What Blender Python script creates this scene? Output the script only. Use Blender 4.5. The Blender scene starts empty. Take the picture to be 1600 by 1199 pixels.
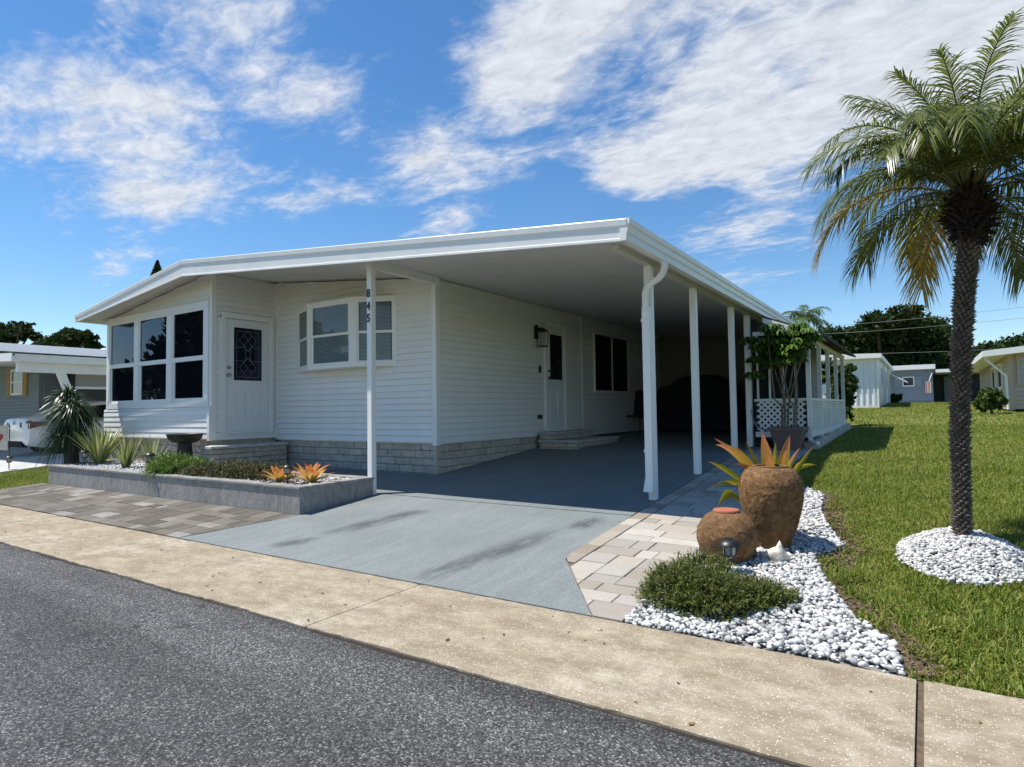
import bpy, bmesh, math, random
import numpy as np
from mathutils import Matrix, Vector
random.seed(7); rng = np.random.default_rng(7)
S = bpy.context.scene; COL = S.collection
R = math.radians

# ---------------------------------------------------------------- camera
FPX, YAW, PITCH, ROLL, CZ = 971.2, -0.58426, 0.042376, -0.0142, 1.30
_f = Vector((math.sin(YAW)*math.cos(PITCH), math.cos(YAW)*math.cos(PITCH), math.sin(PITCH)))
_r = _f.cross(Vector((0,0,1))).normalized(); _u = _r.cross(_f)
CR = _r*math.cos(ROLL)+_u*math.sin(ROLL); CU = -_r*math.sin(ROLL)+_u*math.cos(ROLL)
cam = bpy.data.cameras.new('camera'); camo = bpy.data.objects.new('camera', cam); COL.objects.link(camo)
cam.sensor_width = 36; cam.lens = FPX/1600*36; cam.clip_start = .05; cam.clip_end = 3000
mw = Matrix((CR, CU, -_f)).transposed().to_4x4(); mw.translation = (0,0,CZ); camo.matrix_world = mw
S.camera = camo
def at(px, py, depth):
    "point on the photo ray at a forward distance in metres"
    return Vector((0,0,CZ)) + (_f + CR*((px-800)/FPX) - CU*((py-599.5)/FPX))*depth

# ---------------------------------------------------------------- light
SUN = Vector((-.42,-.213,1)).normalized()
sl = bpy.data.lights.new('sun','SUN'); sl.energy = 4.5; sl.angle = R(.55); sl.color = (1,.95,.86)
so = bpy.data.objects.new('sun', sl); COL.objects.link(so); so.rotation_euler = SUN.to_track_quat('Z','Y').to_euler(); so.location=(0,0,30)
W = bpy.data.worlds.new('World'); S.world = W; W.use_nodes = True
SKYK = .108
def build_world():
    nt = W.node_tree; N = nt.nodes; L = nt.links; N.clear()
    def nd(t, **k):
        n = N.new(t)
        for a,b in k.items(): setattr(n,a,b)
        return n
    def math_(op, a, b=None, c=None):
        n = nd('ShaderNodeMath', operation=op)
        for i,v in enumerate((a,b,c)):
            if v is None: continue
            if isinstance(v,(int,float)): n.inputs[i].default_value = v
            else: L.new(v, n.inputs[i])
        return n.outputs[0]
    def smooth(v, a, b, lo, hi):
        n = nd('ShaderNodeMapRange', interpolation_type='SMOOTHSTEP')
        L.new(v, n.inputs[0])
        for i,x in zip((1,2,3,4),(a,b,lo,hi)): n.inputs[i].default_value = x
        return n.outputs[0]
    sky = nd('ShaderNodeTexSky', sky_type='NISHITA', sun_disc=False)
    sky.sun_elevation = math.asin(SUN.z); sky.sun_rotation = math.atan2(SUN.x, SUN.y)
    sky.altitude = 0; sky.air_density = 1.0; sky.dust_density = .08; sky.ozone_density = 3.2
    hs = nd('ShaderNodeHueSaturation'); hs.inputs['Saturation'].default_value = 1.22; hs.inputs['Value'].default_value = 1.0
    L.new(sky.outputs[0], hs.inputs['Color'])
    tc = nd('ShaderNodeTexCoord'); sp = nd('ShaderNodeSeparateXYZ'); L.new(tc.outputs['Generated'], sp.inputs[0])
    zz = math_('ADD', math_('MAXIMUM', sp.outputs[2], 0.0), .12)
    cb = nd('ShaderNodeCombineXYZ'); L.new(math_('DIVIDE', sp.outputs[0], zz), cb.inputs[0]); L.new(math_('DIVIDE', sp.outputs[1], zz), cb.inputs[1])
    uv = cb.outputs[0]
    def noise(scale, det, rough, dist, off=(0,0,0), sc=(1,1,1)):
        mp = nd('ShaderNodeMapping'); L.new(uv, mp.inputs[0]); mp.inputs[1].default_value = off; mp.inputs[3].default_value = sc; mp.inputs[2].default_value=(0,0,.5)
        n = nd('ShaderNodeTexNoise'); L.new(mp.outputs[0], n.inputs['Vector'])
        n.inputs['Scale'].default_value = scale; n.inputs['Detail'].default_value = det
        n.inputs['Roughness'].default_value = rough; n.inputs['Distortion'].default_value = dist
        return n.outputs[0]
    n1 = noise(3.6, 13, .64, .35, (3.1,1.7,0), (.8,1.2,1)); n2 = noise(1.1, 5, .5, .2, (7.3,2.2,0)); n3 = noise(15, 9, .66, .5, (1,5,2), (.8,1.25,1))
    cov = math_('ADD', math_('MULTIPLY', n1, .95), math_('MULTIPLY', n2, .2)); cov = math_('ADD', cov, math_('MULTIPLY', n3, .35))
    for (u,v,su,sv,amp) in CLOUDS:
        s = nd('ShaderNodeVectorMath', operation='SUBTRACT'); L.new(uv, s.inputs[0]); s.inputs[1].default_value = (u,v,0)
        m = nd('ShaderNodeVectorMath', operation='MULTIPLY'); L.new(s.outputs[0], m.inputs[0]); m.inputs[1].default_value = (1/su,1/sv,0)
        l = nd('ShaderNodeVectorMath', operation='LENGTH'); L.new(m.outputs[0], l.inputs[0])
        cov = math_('ADD', cov, smooth(l.outputs['Value'], 0, 1.5, amp, 0))
    a = smooth(cov, .835, 1.20, 0, 1)
    a = math_('MULTIPLY', a, smooth(sp.outputs[2], 0.0, .13, 0, 1))
    shade = math_('MULTIPLY', math_('ADD', math_('MULTIPLY', n3, .8), .60), CLOUDV)
    cc = nd('ShaderNodeVectorMath', operation='SCALE'); cc.inputs[0].default_value = (.93,.97,1.04); L.new(shade, cc.inputs['Scale'])
    mx = nd('ShaderNodeMix', data_type='RGBA'); L.new(math_('MULTIPLY', a, .93), mx.inputs[0]); L.new(hs.outputs[0], mx.inputs[6]); L.new(cc.outputs[0], mx.inputs[7])
    bg = nd('ShaderNodeBackground'); L.new(mx.outputs[2], bg.inputs[0]); bg.inputs[1].default_value = SKYK
    o = nd('ShaderNodeOutputWorld'); L.new(bg.outputs[0], o.inputs[0])
CLOUDV = 5.3
CLOUDS = [(-1.66,.70,.46,.28,.33),(-2.05,1.0,.42,.22,.36),(-1.10,.72,.20,.10,.32),(-1.27,.98,.19,.17,.33),(-1.76,1.31,.24,.20,.33),
 (-1.22,1.45,.36,.26,.34),(-.64,1.12,.22,.16,.34),(-.80,1.28,.16,.15,.30),(-.20,1.62,.62,.64,.50),(-.55,1.85,.22,.25,.34),
 (-.80,1.80,.13,.2,.28),(-.6,2.55,.40,.35,.22),(-1.5,1.82,.28,.14,.25),(-2.75,1.25,.35,.16,.30),(-3.0,2.0,.6,.2,.24),(-1.0,3.1,.5,.25,.26),(.3,3.0,.5,.3,.22),(.25,1.75,.3,.4,.35)]
build_world()
S.view_settings.view_transform = 'Standard'; S.view_settings.look = 'None'; S.view_settings.exposure = 0.52; S.view_settings.gamma = 1
S.render.engine = 'CYCLES'
S.cycles.use_denoising = True; S.cycles.max_bounces = 8; S.cycles.diffuse_bounces = 3; S.cycles.transparent_max_bounces = 12
try: S.cycles.denoiser = 'OPENIMAGEDENOISE'
except Exception: pass

# ---------------------------------------------------------------- materials
def _nt(name):
    m = bpy.data.materials.new(name); m.use_nodes = True; nt = m.node_tree; nt.nodes.clear()
    return m, nt, nt.nodes, nt.links
def rgb(*c): return (c[0],c[1],c[2],1)
class NB:
    "small node helper"
    def __init__(s, name):
        s.m, s.nt, s.N, s.L = _nt(name)
        g = s.N.new('ShaderNodeNewGeometry'); s.pos = g.outputs['Position']; s.geo = g
        s.bsdf = s.N.new('ShaderNodeBsdfPrincipled'); s.out = s.N.new('ShaderNodeOutputMaterial'); s.L.new(s.bsdf.outputs[0], s.out.inputs[0])
    def link(s, v, inp):
        if isinstance(v,(int,float)): inp.default_value = v
        elif isinstance(v,tuple): inp.default_value = v if len(v)==4 or inp.type=='VECTOR' else rgb(*v)
        else: s.L.new(v, inp)
    def mapping(s, sc=(1,1,1), rot=(0,0,0)):
        n = s.N.new('ShaderNodeMapping'); s.L.new(s.pos, n.inputs[0]); n.inputs[3].default_value = sc; n.inputs[2].default_value = rot
        return n.outputs[0]
    def noise(s, scale, det=4, rough=.55, sc=None, dist=0, vec=None):
        n = s.N.new('ShaderNodeTexNoise'); s.L.new(vec or (s.mapping(sc) if sc else s.pos), n.inputs['Vector'])
        n.inputs['Scale'].default_value = scale; n.inputs['Detail'].default_value = det; n.inputs['Roughness'].default_value = rough; n.inputs['Distortion'].default_value = dist
        return n.outputs[0]
    def vor(s, scale, feature='F1', sc=None, out='Distance', rnd=1):
        n = s.N.new('ShaderNodeTexVoronoi', ); n.feature = feature; s.L.new(s.mapping(sc) if sc else s.pos, n.inputs['Vector'])
        n.inputs['Scale'].default_value = scale; n.inputs['Randomness'].default_value = rnd
        return n.outputs[out]
    def ramp(s, v, stops, mode='LINEAR'):
        n = s.N.new('ShaderNodeValToRGB'); s.L.new(v, n.inputs[0]); e = n.color_ramp.elements; n.color_ramp.interpolation = mode
        while len(e) < len(stops): e.new(.5)
        for i,(p,c) in enumerate(stops):
            e[i].position = p; e[i].color = rgb(*c) if isinstance(c,tuple) else (c,c,c,1)
        return n.outputs[0]
    def math(s, op, a, b=0.0):
        n = s.N.new('ShaderNodeMath'); n.operation = op; s.link(a,n.inputs[0]); s.link(b,n.inputs[1]); return n.outputs[0]
    def mix(s, f, a, b, blend='MIX'):
        n = s.N.new('ShaderNodeMix'); n.data_type='RGBA'; n.blend_type = blend; s.link(f,n.inputs[0]); s.link(a,n.inputs[6]); s.link(b,n.inputs[7]); return n.outputs[2]
    def rnd(s): return s.N.new('ShaderNodeObjectInfo').outputs['Random']
    def attr(s, name):
        n = s.N.new('ShaderNodeAttribute'); n.attribute_name = name; return n.outputs['Fac']
    def bump(s, h, strength=.3, dist=.01):
        n = s.N.new('ShaderNodeBump'); s.L.new(h, n.inputs['Height']); n.inputs['Strength'].default_value = strength; n.inputs['Distance'].default_value = dist
        s.L.new(n.outputs[0], s.bsdf.inputs['Normal'])
    def done(s, col, rough=.6, spec=.5, metal=0):
        s.link(col, s.bsdf.inputs['Base Color']); s.link(rough, s.bsdf.inputs['Roughness']); s.bsdf.inputs['Specular IOR Level'].default_value = spec; s.bsdf.inputs['Metallic'].default_value = metal
        return s.m
def plain(name, c, c2=None, scale=6, rough=.5, bump=0, bscale=60, rnd=0, spec=.5, metal=0, sc=None):
    b = NB(name); c2 = c2 or tuple(x*.86 for x in c)
    v = b.noise(scale, 6, .6, sc)
    col = b.ramp(v, [(.3,c2),(.7,c)])
    if rnd: col = b.mix(1, col, b.ramp(b.rnd(), [(0,1-rnd),(1,1.0)]), 'MULTIPLY')
    if bump: b.bump(b.noise(bscale, 4), bump, .004)
    return b.done(col, rough, spec, metal)
def leaf(name, dark, light, tip=None, tipat=.8, trans=.35, rough=.45, spec=.5):
    b = NB(name); r = b.attr('rnd'); t = b.attr('t')
    col = b.ramp(r, [(0,dark),(1,light)])
    if tip: col = b.mix(b.ramp(t, [(tipat-.25,0.0),(tipat+.2,1.0)]), col, tip)
    b.done(col, rough, spec)
    tr = b.N.new('ShaderNodeBsdfTranslucent'); b.L.new(col, tr.inputs[0])
    mx = b.N.new('ShaderNodeMixShader'); mx.inputs[0].default_value = trans
    b.L.new(b.bsdf.outputs[0], mx.inputs[1]); b.L.new(tr.outputs[0], mx.inputs[2]); b.L.new(mx.outputs[0], b.out.inputs[0])
    return b.m
MAT = {}
MAT['siding'] = plain('white_siding', (.86,.855,.825), (.81,.803,.775), 3, .42, .05, 25, .04, sc=(1,1,.35))
MAT['trim'] = plain('white_trim', (.86,.855,.83), (.79,.785,.76), 4, .38, sc=(1,1,.3))
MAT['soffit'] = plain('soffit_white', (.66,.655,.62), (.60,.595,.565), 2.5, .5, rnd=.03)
MAT['roofmem'] = plain('roof_grey', (.55,.56,.56), (.45,.46,.47), 3, .7)
MAT['door'] = plain('door_white', (.80,.81,.80), (.76,.77,.77), 3, .35)
MAT['glassdark'] = NB('dark_window_glass').done((.006,.007,.012), .012, .55)
MAT['glassdark'].node_tree.nodes['Principled BSDF'].inputs['Specular Tint'].default_value = (.55,.66,1,1)
def glass():
    b = NB('clear_glass'); fr = b.N.new('ShaderNodeFresnel'); fr.inputs[0].default_value = 1.5
    gl = b.N.new('ShaderNodeBsdfGlossy'); gl.inputs['Roughness'].default_value = .01; tr = b.N.new('ShaderNodeBsdfTransparent'); tr.inputs[0].default_value=(.93,.96,.96,1)
    mx = b.N.new('ShaderNodeMixShader'); ff = b.math('MULTIPLY', fr.outputs[0], b.math('SUBTRACT', 1.0, b.geo.outputs['Backfacing'])); b.L.new(ff, mx.inputs[0]); b.L.new(tr.outputs[0], mx.inputs[1]); b.L.new(gl.outputs[0], mx.inputs[2]); b.L.new(mx.outputs[0], b.out.inputs[0])
    return b.m
MAT['glass'] = glass()
MAT['black'] = plain('black_metal', (.012,.012,.013), (.02,.02,.02), 20, .4)
MAT['dark'] = plain('dark_cloth', (.012,.012,.013), (.006,.006,.007), 12, .85)
MAT['chrome'] = plain('brushed_nickel', (.45,.44,.42), (.4,.4,.38), 30, .28, metal=1)
MAT['lead'] = plain('lead_came', (.26,.28,.275), (.2,.22,.215), 30, .45, metal=.3)
MAT['blind'] = plain('blind_slat', (.40,.42,.42), (.34,.36,.36), 5, .5)
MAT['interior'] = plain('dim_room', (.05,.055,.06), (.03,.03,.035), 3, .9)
def brickmat():
    b = NB('slump_block'); n = b.noise(9,6,.65); n2 = b.noise(70,3)
    col = b.ramp(n, [(.28,(.41,.35,.285)),(.5,(.56,.49,.40)),(.72,(.66,.585,.495))])
    col = b.mix(1, col, b.ramp(b.rnd(), [(0,.80),(1,1.0)]), 'MULTIPLY')
    b.bump(b.math('ADD', b.noise(22,6,.7), b.math('MULTIPLY', n2, .4)), .6, .012); return b.done(col, .88, .25)
MAT['brick'] = brickmat()
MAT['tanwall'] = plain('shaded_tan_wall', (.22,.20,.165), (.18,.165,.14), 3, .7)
MAT['mortar'] = plain('mortar', (.16,.15,.14), (.11,.105,.10), 30, .95)
MAT['cap'] = plain('cap_stone', (.60,.58,.55), (.40,.39,.37), 7, .75, .3, 60, .15)
def concrete():
    b = NB('old_shell_concrete')
    big = b.noise(1.3, 7, .62); mid = b.noise(7, 12, .76); fine = b.noise(110, 6, .7)
    col = b.ramp(big, [(.30,(.32,.265,.185)),(.5,(.43,.37,.275)),(.68,(.52,.47,.38))])
    col = b.mix(b.ramp(mid, [(.42,0.0),(.62,.75)]), col, (.30,.245,.17))
    stain = b.noise(3.2, 13, .78, (1,1.7,1)); col = b.mix(b.ramp(stain, [(.43,0.0),(.60,.80)]), col, (.215,.17,.115))
    v = b.vor(85, out='Color'); d = b.vor(85)
    sel = b.N.new('ShaderNodeSeparateColor'); b.L.new(v, sel.inputs[0])
    m = b.math('MULTIPLY', b.ramp(sel.outputs[0], [(.72,0.0),(.76,1.0)]), b.ramp(d, [(.22,1.0),(.45,0.0)]))
    col = b.mix(b.math('MULTIPLY', m, .75), col, (.74,.69,.58))
    d3 = b.vor(75, out='Color'); s3 = b.N.new('ShaderNodeSeparateColor'); b.L.new(d3, s3.inputs[0])
    pit = b.math('MULTIPLY', b.ramp(s3.outputs[1], [(.84,0.0),(.87,1.0)]), b.ramp(b.vor(75), [(.2,1.0),(.34,0.0)]))
    col = b.mix(b.math('MULTIPLY', pit, .7), col, (.13,.11,.085))
    col = b.mix(b.ramp(fine, [(.36,.5),(.56,0.0)]), col, (.22,.18,.125))
    b.bump(b.math('ADD', fine, b.math('MULTIPLY', m, .8)), .45, .004); return b.done(col, .9, .25)
MAT['concrete'] = concrete()
def asphalt():
    b = NB('worn_asphalt')
    v = b.vor(112, out='Color'); d = b.vor(112); se = b.N.new('ShaderNodeSeparateColor'); b.L.new(v, se.inputs[0])
    col = b.ramp(se.outputs[0], [(0,(.032,.032,.033)),(.32,(.080,.080,.081)),(.68,(.150,.149,.147)),(.90,(.235,.233,.228)),(1,(.42,.41,.39))])
    col = b.mix(b.ramp(d, [(.40,0.0),(.65,.7)]), col, (.03,.03,.031))
    big = b.noise(.9, 7, .68, (.45,1.5,1)); col = b.mix(1, col, b.ramp(big, [(.28,.55),(.5,.86),(.72,1.15)]), 'MULTIPLY')
    trk = b.noise(1.0, 3, .5, (.06,1.7,1)); col = b.mix(1, col, b.ramp(trk, [(.36,.62),(.60,1.12)]), 'MULTIPLY')
    cw = b.N.new('ShaderNodeTexVoronoi'); cw.feature='DISTANCE_TO_EDGE'; cw.inputs['Scale'].default_value = .55; nn = b.N.new('ShaderNodeVectorMath'); nn.operation='ADD'; nz = b.N.new('ShaderNodeTexNoise'); nz.inputs['Scale'].default_value = 2.5; nz.inputs['Detail'].default_value = 8; b.L.new(b.pos, nz.inputs['Vector']); b.L.new(b.pos, nn.inputs[0]); b.L.new(nz.outputs['Color'], nn.inputs[1]); b.L.new(nn.outputs[0], cw.inputs['Vector'])
    ck = b.math('MULTIPLY', b.ramp(cw.outputs['Distance'], [(.004,1.0),(.012,0.0)]), b.ramp(b.noise(.7,3), [(.50,0.0),(.58,.75)])); col = b.mix(ck, col, (.02,.02,.02))
    spot = b.noise(7, 5, .6); col = b.mix(b.ramp(spot, [(.66,0.0),(.74,.6)]), col, (.02,.02,.022))
    b.bump(b.math('SUBTRACT', b.noise(60,3), d), .55, .006); return b.done(col, .82, .35)
MAT['asphalt'] = asphalt()
def paint_floor():
    b = NB('blue_grey_floor_paint')
    n = b.noise(1.2,7,.6); n2 = b.noise(95,5,.7)
    col = b.ramp(n, [(.3,(.190,.214,.216)),(.7,(.252,.278,.278))])
    col = b.mix(b.ramp(n2, [(.40,.8),(.56,0.0)]), col, (.105,.125,.13))
    wear = b.noise(3.1, 8, .72, (3.2,.4,1)); col = b.mix(b.ramp(wear, [(.48,0.0),(.66,.22)]), col, (.33,.365,.372)); w2 = b.noise(4.5, 8, .75, (2.6,.5,1)); col = b.mix(b.ramp(w2, [(.56,0.0),(.72,.16)]), col, (.13,.15,.155))
    b.bump(b.math('ADD', n2, b.noise(45,3)), .35, .004); return b.done(col, .62, .4)
MAT['floor'] = paint_floor()
def markmat():
    b = NB('damp_tyre_mark'); b.done((.10,.115,.118), .55, .4); e = b.attr('e'); n = b.noise(5.5,7,.7,(1,.45,1)); f = b.math('MULTIPLY', e, b.ramp(n,[(.36,0.0),(.58,.62)]))
    tr = b.N.new('ShaderNodeBsdfTransparent'); mx = b.N.new('ShaderNodeMixShader'); b.L.new(f, mx.inputs[0]); b.L.new(tr.outputs[0], mx.inputs[1]); b.L.new(b.bsdf.outputs[0], mx.inputs[2]); b.L.new(mx.outputs[0], b.out.inputs[0]); return b.m
MAT['tyre_mark'] = markmat()
def screenmat():
    b = NB('dark_insect_screen'); b.done((.015,.016,.016), .8, .2); tr = b.N.new('ShaderNodeBsdfTransparent'); mx = b.N.new('ShaderNodeMixShader'); mx.inputs[0].default_value = .68
    b.L.new(tr.outputs[0], mx.inputs[1]); b.L.new(b.bsdf.outputs[0], mx.inputs[2]); b.L.new(mx.outputs[0], b.out.inputs[0]); return b.m
MAT['screen'] = screenmat()
MAT['capgrey'] = plain('grey_cap_stone', (.36,.35,.34), (.22,.215,.21), 9, .8, .4, 70, .2)
def pavermat(name, stops, dirt):
    b = NB(name); col = b.ramp(b.rnd(), stops, 'LINEAR')
    n = b.noise(7,7,.65); col = b.mix(b.ramp(n, [(.35,0.0),(.7,.55)]), col, dirt)
    n2 = b.noise(120,3); col = b.mix(b.ramp(n2, [(.35,.3),(.6,0.0)]), col, (.2,.18,.16))
    b.bump(b.math('ADD', b.noise(38,5), n2), .3, .004); return b.done(col, .85, .3)
MAT['paver'] = pavermat('tumbled_paver', [(0,(.28,.235,.18)),(.25,(.34,.32,.29)),(.5,(.48,.455,.41)),(.72,(.39,.335,.28)),(1,(.55,.525,.48))], (.36,.335,.295))
MAT['paver_edge'] = pavermat('edge_paver', [(0,(.24,.195,.15)),(.5,(.38,.33,.275)),(1,(.50,.46,.40))], (.33,.29,.24))
MAT['paver_dark'] = pavermat('patio_paver', [(0,(.075,.065,.052)),(.4,(.135,.122,.10)),(.80,(.20,.184,.162)),(1,(.33,.315,.30))], (.10,.088,.068))
MAT['sand'] = plain('joint_sand', (.20,.17,.13), (.13,.11,.085), 25, .95)
def tilemat():
    b = NB('grey_speckled_tile'); n = b.noise(16,7,.7,(1,1,.45)); n2 = b.noise(60,4,.6)
    col = b.ramp(n, [(.3,(.215,.203,.188)),(.5,(.33,.314,.29)),(.7,(.44,.42,.39))]); col = b.mix(b.ramp(n2,[(.4,.5),(.6,0.0)]), col, (.15,.155,.16))
    col = b.mix(1, col, b.ramp(b.rnd(), [(0,.9),(1,1.03)]), 'MULTIPLY'); b.bump(n2,.15,.003); return b.done(col, .55, .4)
MAT['tile'] = tilemat()
MAT['soil'] = plain('soil', (.15,.11,.07), (.06,.045,.03), 30, .95, .5, 40)
def lawnmat():
    b = NB('lawn_ground'); n = b.noise(.8,6,.6); n2 = b.noise(30,5,.7)
    col = b.ramp(n, [(.3,(.11,.125,.025)),(.7,(.19,.19,.045))]); col = b.mix(b.ramp(n2,[(.45,0.0),(.7,.6)]), col, (.13,.115,.05)); b.bump(n2,.6,.03)
    return b.done(col, .95, .1)
MAT['lawn'] = lawnmat()
def urnmat():
    b = NB('crusted_terracotta'); n = b.noise(22,9,.75); n2 = b.noise(95,6,.75); n3 = b.noise(4,4)
    col = b.ramp(n, [(.3,(.085,.042,.018)),(.5,(.27,.145,.062)),(.68,(.48,.28,.13))]); col = b.mix(b.ramp(n3,[(.45,0.0),(.7,.55)]), col, (.20,.125,.065))
    col = b.mix(b.ramp(n2,[(.35,.6),(.6,0.0)]), col, (.06,.03,.014))
    b.bump(b.math('ADD', n2, b.math('MULTIPLY', n, .7)), .9, .014); return b.done(col, .9, .25)
MAT['urn'] = urnmat()
MAT['terracotta'] = plain('terracotta_rim', (.42,.14,.075), (.34,.11,.06), 12, .75, .2, 60)
def pebblemat():
    b = NB('white_pebble'); r = b.attr('rnd'); o = b.rnd(); rr = b.math('FRACT', b.math('ADD', r, o))
    col = b.ramp(rr, [(0,(.19,.19,.19)),(.15,(.36,.355,.345)),(.45,(.54,.535,.52)),(1,(.70,.695,.675))]); n = b.noise(60,5); col = b.mix(b.ramp(n,[(.5,0.0),(.72,.4)]), col, (.46,.46,.46))
    b.bump(n,.25,.004); return b.done(col, .7, .35)
MAT['pebble'] = pebblemat()
MAT['shell'] = plain('bleached_conch', (.78,.74,.66), (.55,.48,.38), 18, .6, .5, 50)
MAT['gravelbase'] = plain('gravel_dust', (.30,.30,.29), (.16,.155,.15), 40, .95, .6, 60)
def grassmat():
    b = NB('grass_blade'); r = b.attr('rnd'); t = b.attr('t'); n = b.noise(.9,4)
    col = b.ramp(b.math('ADD', b.math('MULTIPLY', r, .75), b.math('MULTIPLY', n, .35)), [(.1,(.075,.135,.016)),(.45,(.165,.235,.028)),(.78,(.27,.295,.046)),(.97,(.38,.32,.11))])
    b.done(col,.55,.35)
    tr = b.N.new('ShaderNodeBsdfTranslucent'); b.L.new(col, tr.inputs[0]); mx = b.N.new('ShaderNodeMixShader'); mx.inputs[0].default_value = .35
    b.L.new(b.bsdf.outputs[0], mx.inputs[1]); b.L.new(tr.outputs[0], mx.inputs[2]); b.L.new(mx.outputs[0], b.out.inputs[0]); return b.m
MAT['grass'] = grassmat()
MAT['palmleaf'] = leaf('palm_leaflet', (.050,.080,.016), (.23,.26,.055), trans=.45, rough=.32, spec=.5)
MAT['palmdry'] = leaf('dry_palm_leaflet', (.36,.24,.05), (.60,.45,.15), trans=.45, rough=.4)
MAT['palmmix'] = leaf('yellowing_palm_leaflet', (.16,.17,.03), (.50,.42,.09), trans=.45, rough=.38)
MAT['rachis'] = plain('palm_rachis', (.12,.13,.04), (.08,.09,.03), 9, .5)
MAT['trunk'] = plain('palm_trunk', (.06,.046,.034), (.022,.017,.013), 22, .95, .8, 60)
MAT['trunkstub'] = plain('leaf_scar', (.20,.165,.135), (.055,.043,.033), 14, .95)
MAT['fibre'] = plain('dark_palm_fibre', (.035,.024,.016), (.012,.009,.006), 30, .95)
MAT['bark'] = plain('tree_bark', (.10,.085,.07), (.05,.042,.035), 9, .95, .5, 30)
MAT['oak'] = leaf('oak_leaf', (.010,.022,.006), (.050,.085,.018), trans=.2, rough=.7, spec=.2)
MAT['olive'] = leaf('olive_tree_leaf', (.03,.03,.008), (.11,.09,.02), trans=.2)
MAT['juniper'] = leaf('juniper_sprig', (.03,.05,.009), (.19,.22,.036), trans=.25, rough=.6)
MAT['groundcover'] = leaf('ground_cover_sprig', (.028,.032,.008), (.12,.12,.03), trans=.15, rough=.6)
MAT['fern'] = leaf('fern_sprig', (.05,.12,.012), (.16,.27,.04), trans=.3, rough=.5)
MAT['iris'] = leaf('striped_strap_leaf', (.09,.14,.03), (.50,.52,.22), trans=.25, rough=.4)
MAT['pony'] = leaf('ponytail_leaf', (.010,.026,.007), (.06,.10,.03), trans=.2, rough=.35)
MAT['brom'] = leaf('orange_bromeliad_leaf', (.42,.34,.08), (.74,.58,.22), (.62,.20,.05), .62, .35, .35)
MAT['brom_core'] = leaf('red_bromeliad_centre', (.45,.05,.02), (.6,.12,.04), trans=.25)
MAT['bromtall'] = leaf('amber_bromeliad_leaf', (.42,.27,.035), (.50,.36,.05), (.50,.17,.12), .80, .4, .25)
MAT['bromgreen'] = leaf('yellow_green_bromeliad_leaf', (.20,.22,.02), (.52,.42,.03), (.26,.15,.06), .95, .4, .3)
MAT['schef'] = leaf('schefflera_leaflet', (.035,.08,.012), (.19,.30,.05), trans=.35, rough=.3)
MAT['stem'] = plain('schefflera_stem', (.24,.19,.14), (.14,.11,.08), 15, .85)
MAT['shrub'] = leaf('hedge_leaf', (.02,.05,.01), (.12,.17,.035), trans=.25, rough=.6, spec=.25)
MAT['carwhite'] = NB('white_car_paint').done((.80,.80,.80), .18, .6)
MAT['tail'] = NB('red_tail_light').done((.085,.004,.006), .12, .6)
MAT['rubber'] = plain('tyre_rubber', (.02,.02,.02), (.03,.03,.03), 20, .85)
MAT['rim'] = plain('alloy_rim', (.45,.45,.46), (.4,.4,.4), 20, .3, metal=.8)
MAT['bluesiding'] = plain('blue_grey_siding', (.26,.30,.34), (.22,.26,.30), 3, .6)
MAT['yellow'] = plain('yellow_shutter', (.52,.30,.06), (.45,.25,.05), 8, .6)
MAT['shade'] = plain('roll_shade', (.33,.31,.28), (.22,.21,.19), 40, .8, sc=(1,14,1))
MAT['ribbed'] = plain('white_ribbed_metal', (.80,.82,.84), (.74,.76,.79), 3, .4)
MAT['beige'] = plain('beige_siding', (.50,.41,.31), (.45,.37,.28), 3, .6)
MAT['neighblue'] = plain('pale_blue_siding', (.23,.28,.33), (.20,.245,.29), 3, .6)
MAT['solar'] = NB('solar_panel_glass').done((.02,.025,.035), .12, .6)
MAT['lampglass'] = NB('frosted_lamp_glass').done((.42,.40,.34), .25, .5)
MAT['stone'] = plain('cast_stone', (.022,.022,.023), (.012,.012,.013), 16, .55, .3, 60)
MAT['tub'] = plain('weathered_tub', (.20,.12,.10), (.12,.10,.10), 9, .85, .4, 40)
MAT['flagred'] = plain('flag_red', (.45,.03,.03), (.4,.03,.03), 8, .8)
MAT['flagcream'] = plain('flag_cream', (.62,.56,.45), (.50,.46,.36), 8, .8)
MAT['concrete2'] = plain('pale_concrete', (.50,.50,.48), (.38,.38,.37), 3, .85, .2, 60)
MAT['darkroof'] = plain('dark_shingle', (.035,.038,.04), (.02,.022,.024), 12, .9)
MAT['litter'] = leaf('dry_leaf', (.06,.04,.02), (.26,.18,.09), trans=.1, rough=.8)
MAT['wire'] = plain('overhead_wire', (.30,.30,.29), (.25,.25,.25), 4, .6)
MAT['redstripe'] = plain('faded_red_stripe', (.45,.16,.16), (.4,.13,.13), 4, .8)

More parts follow.
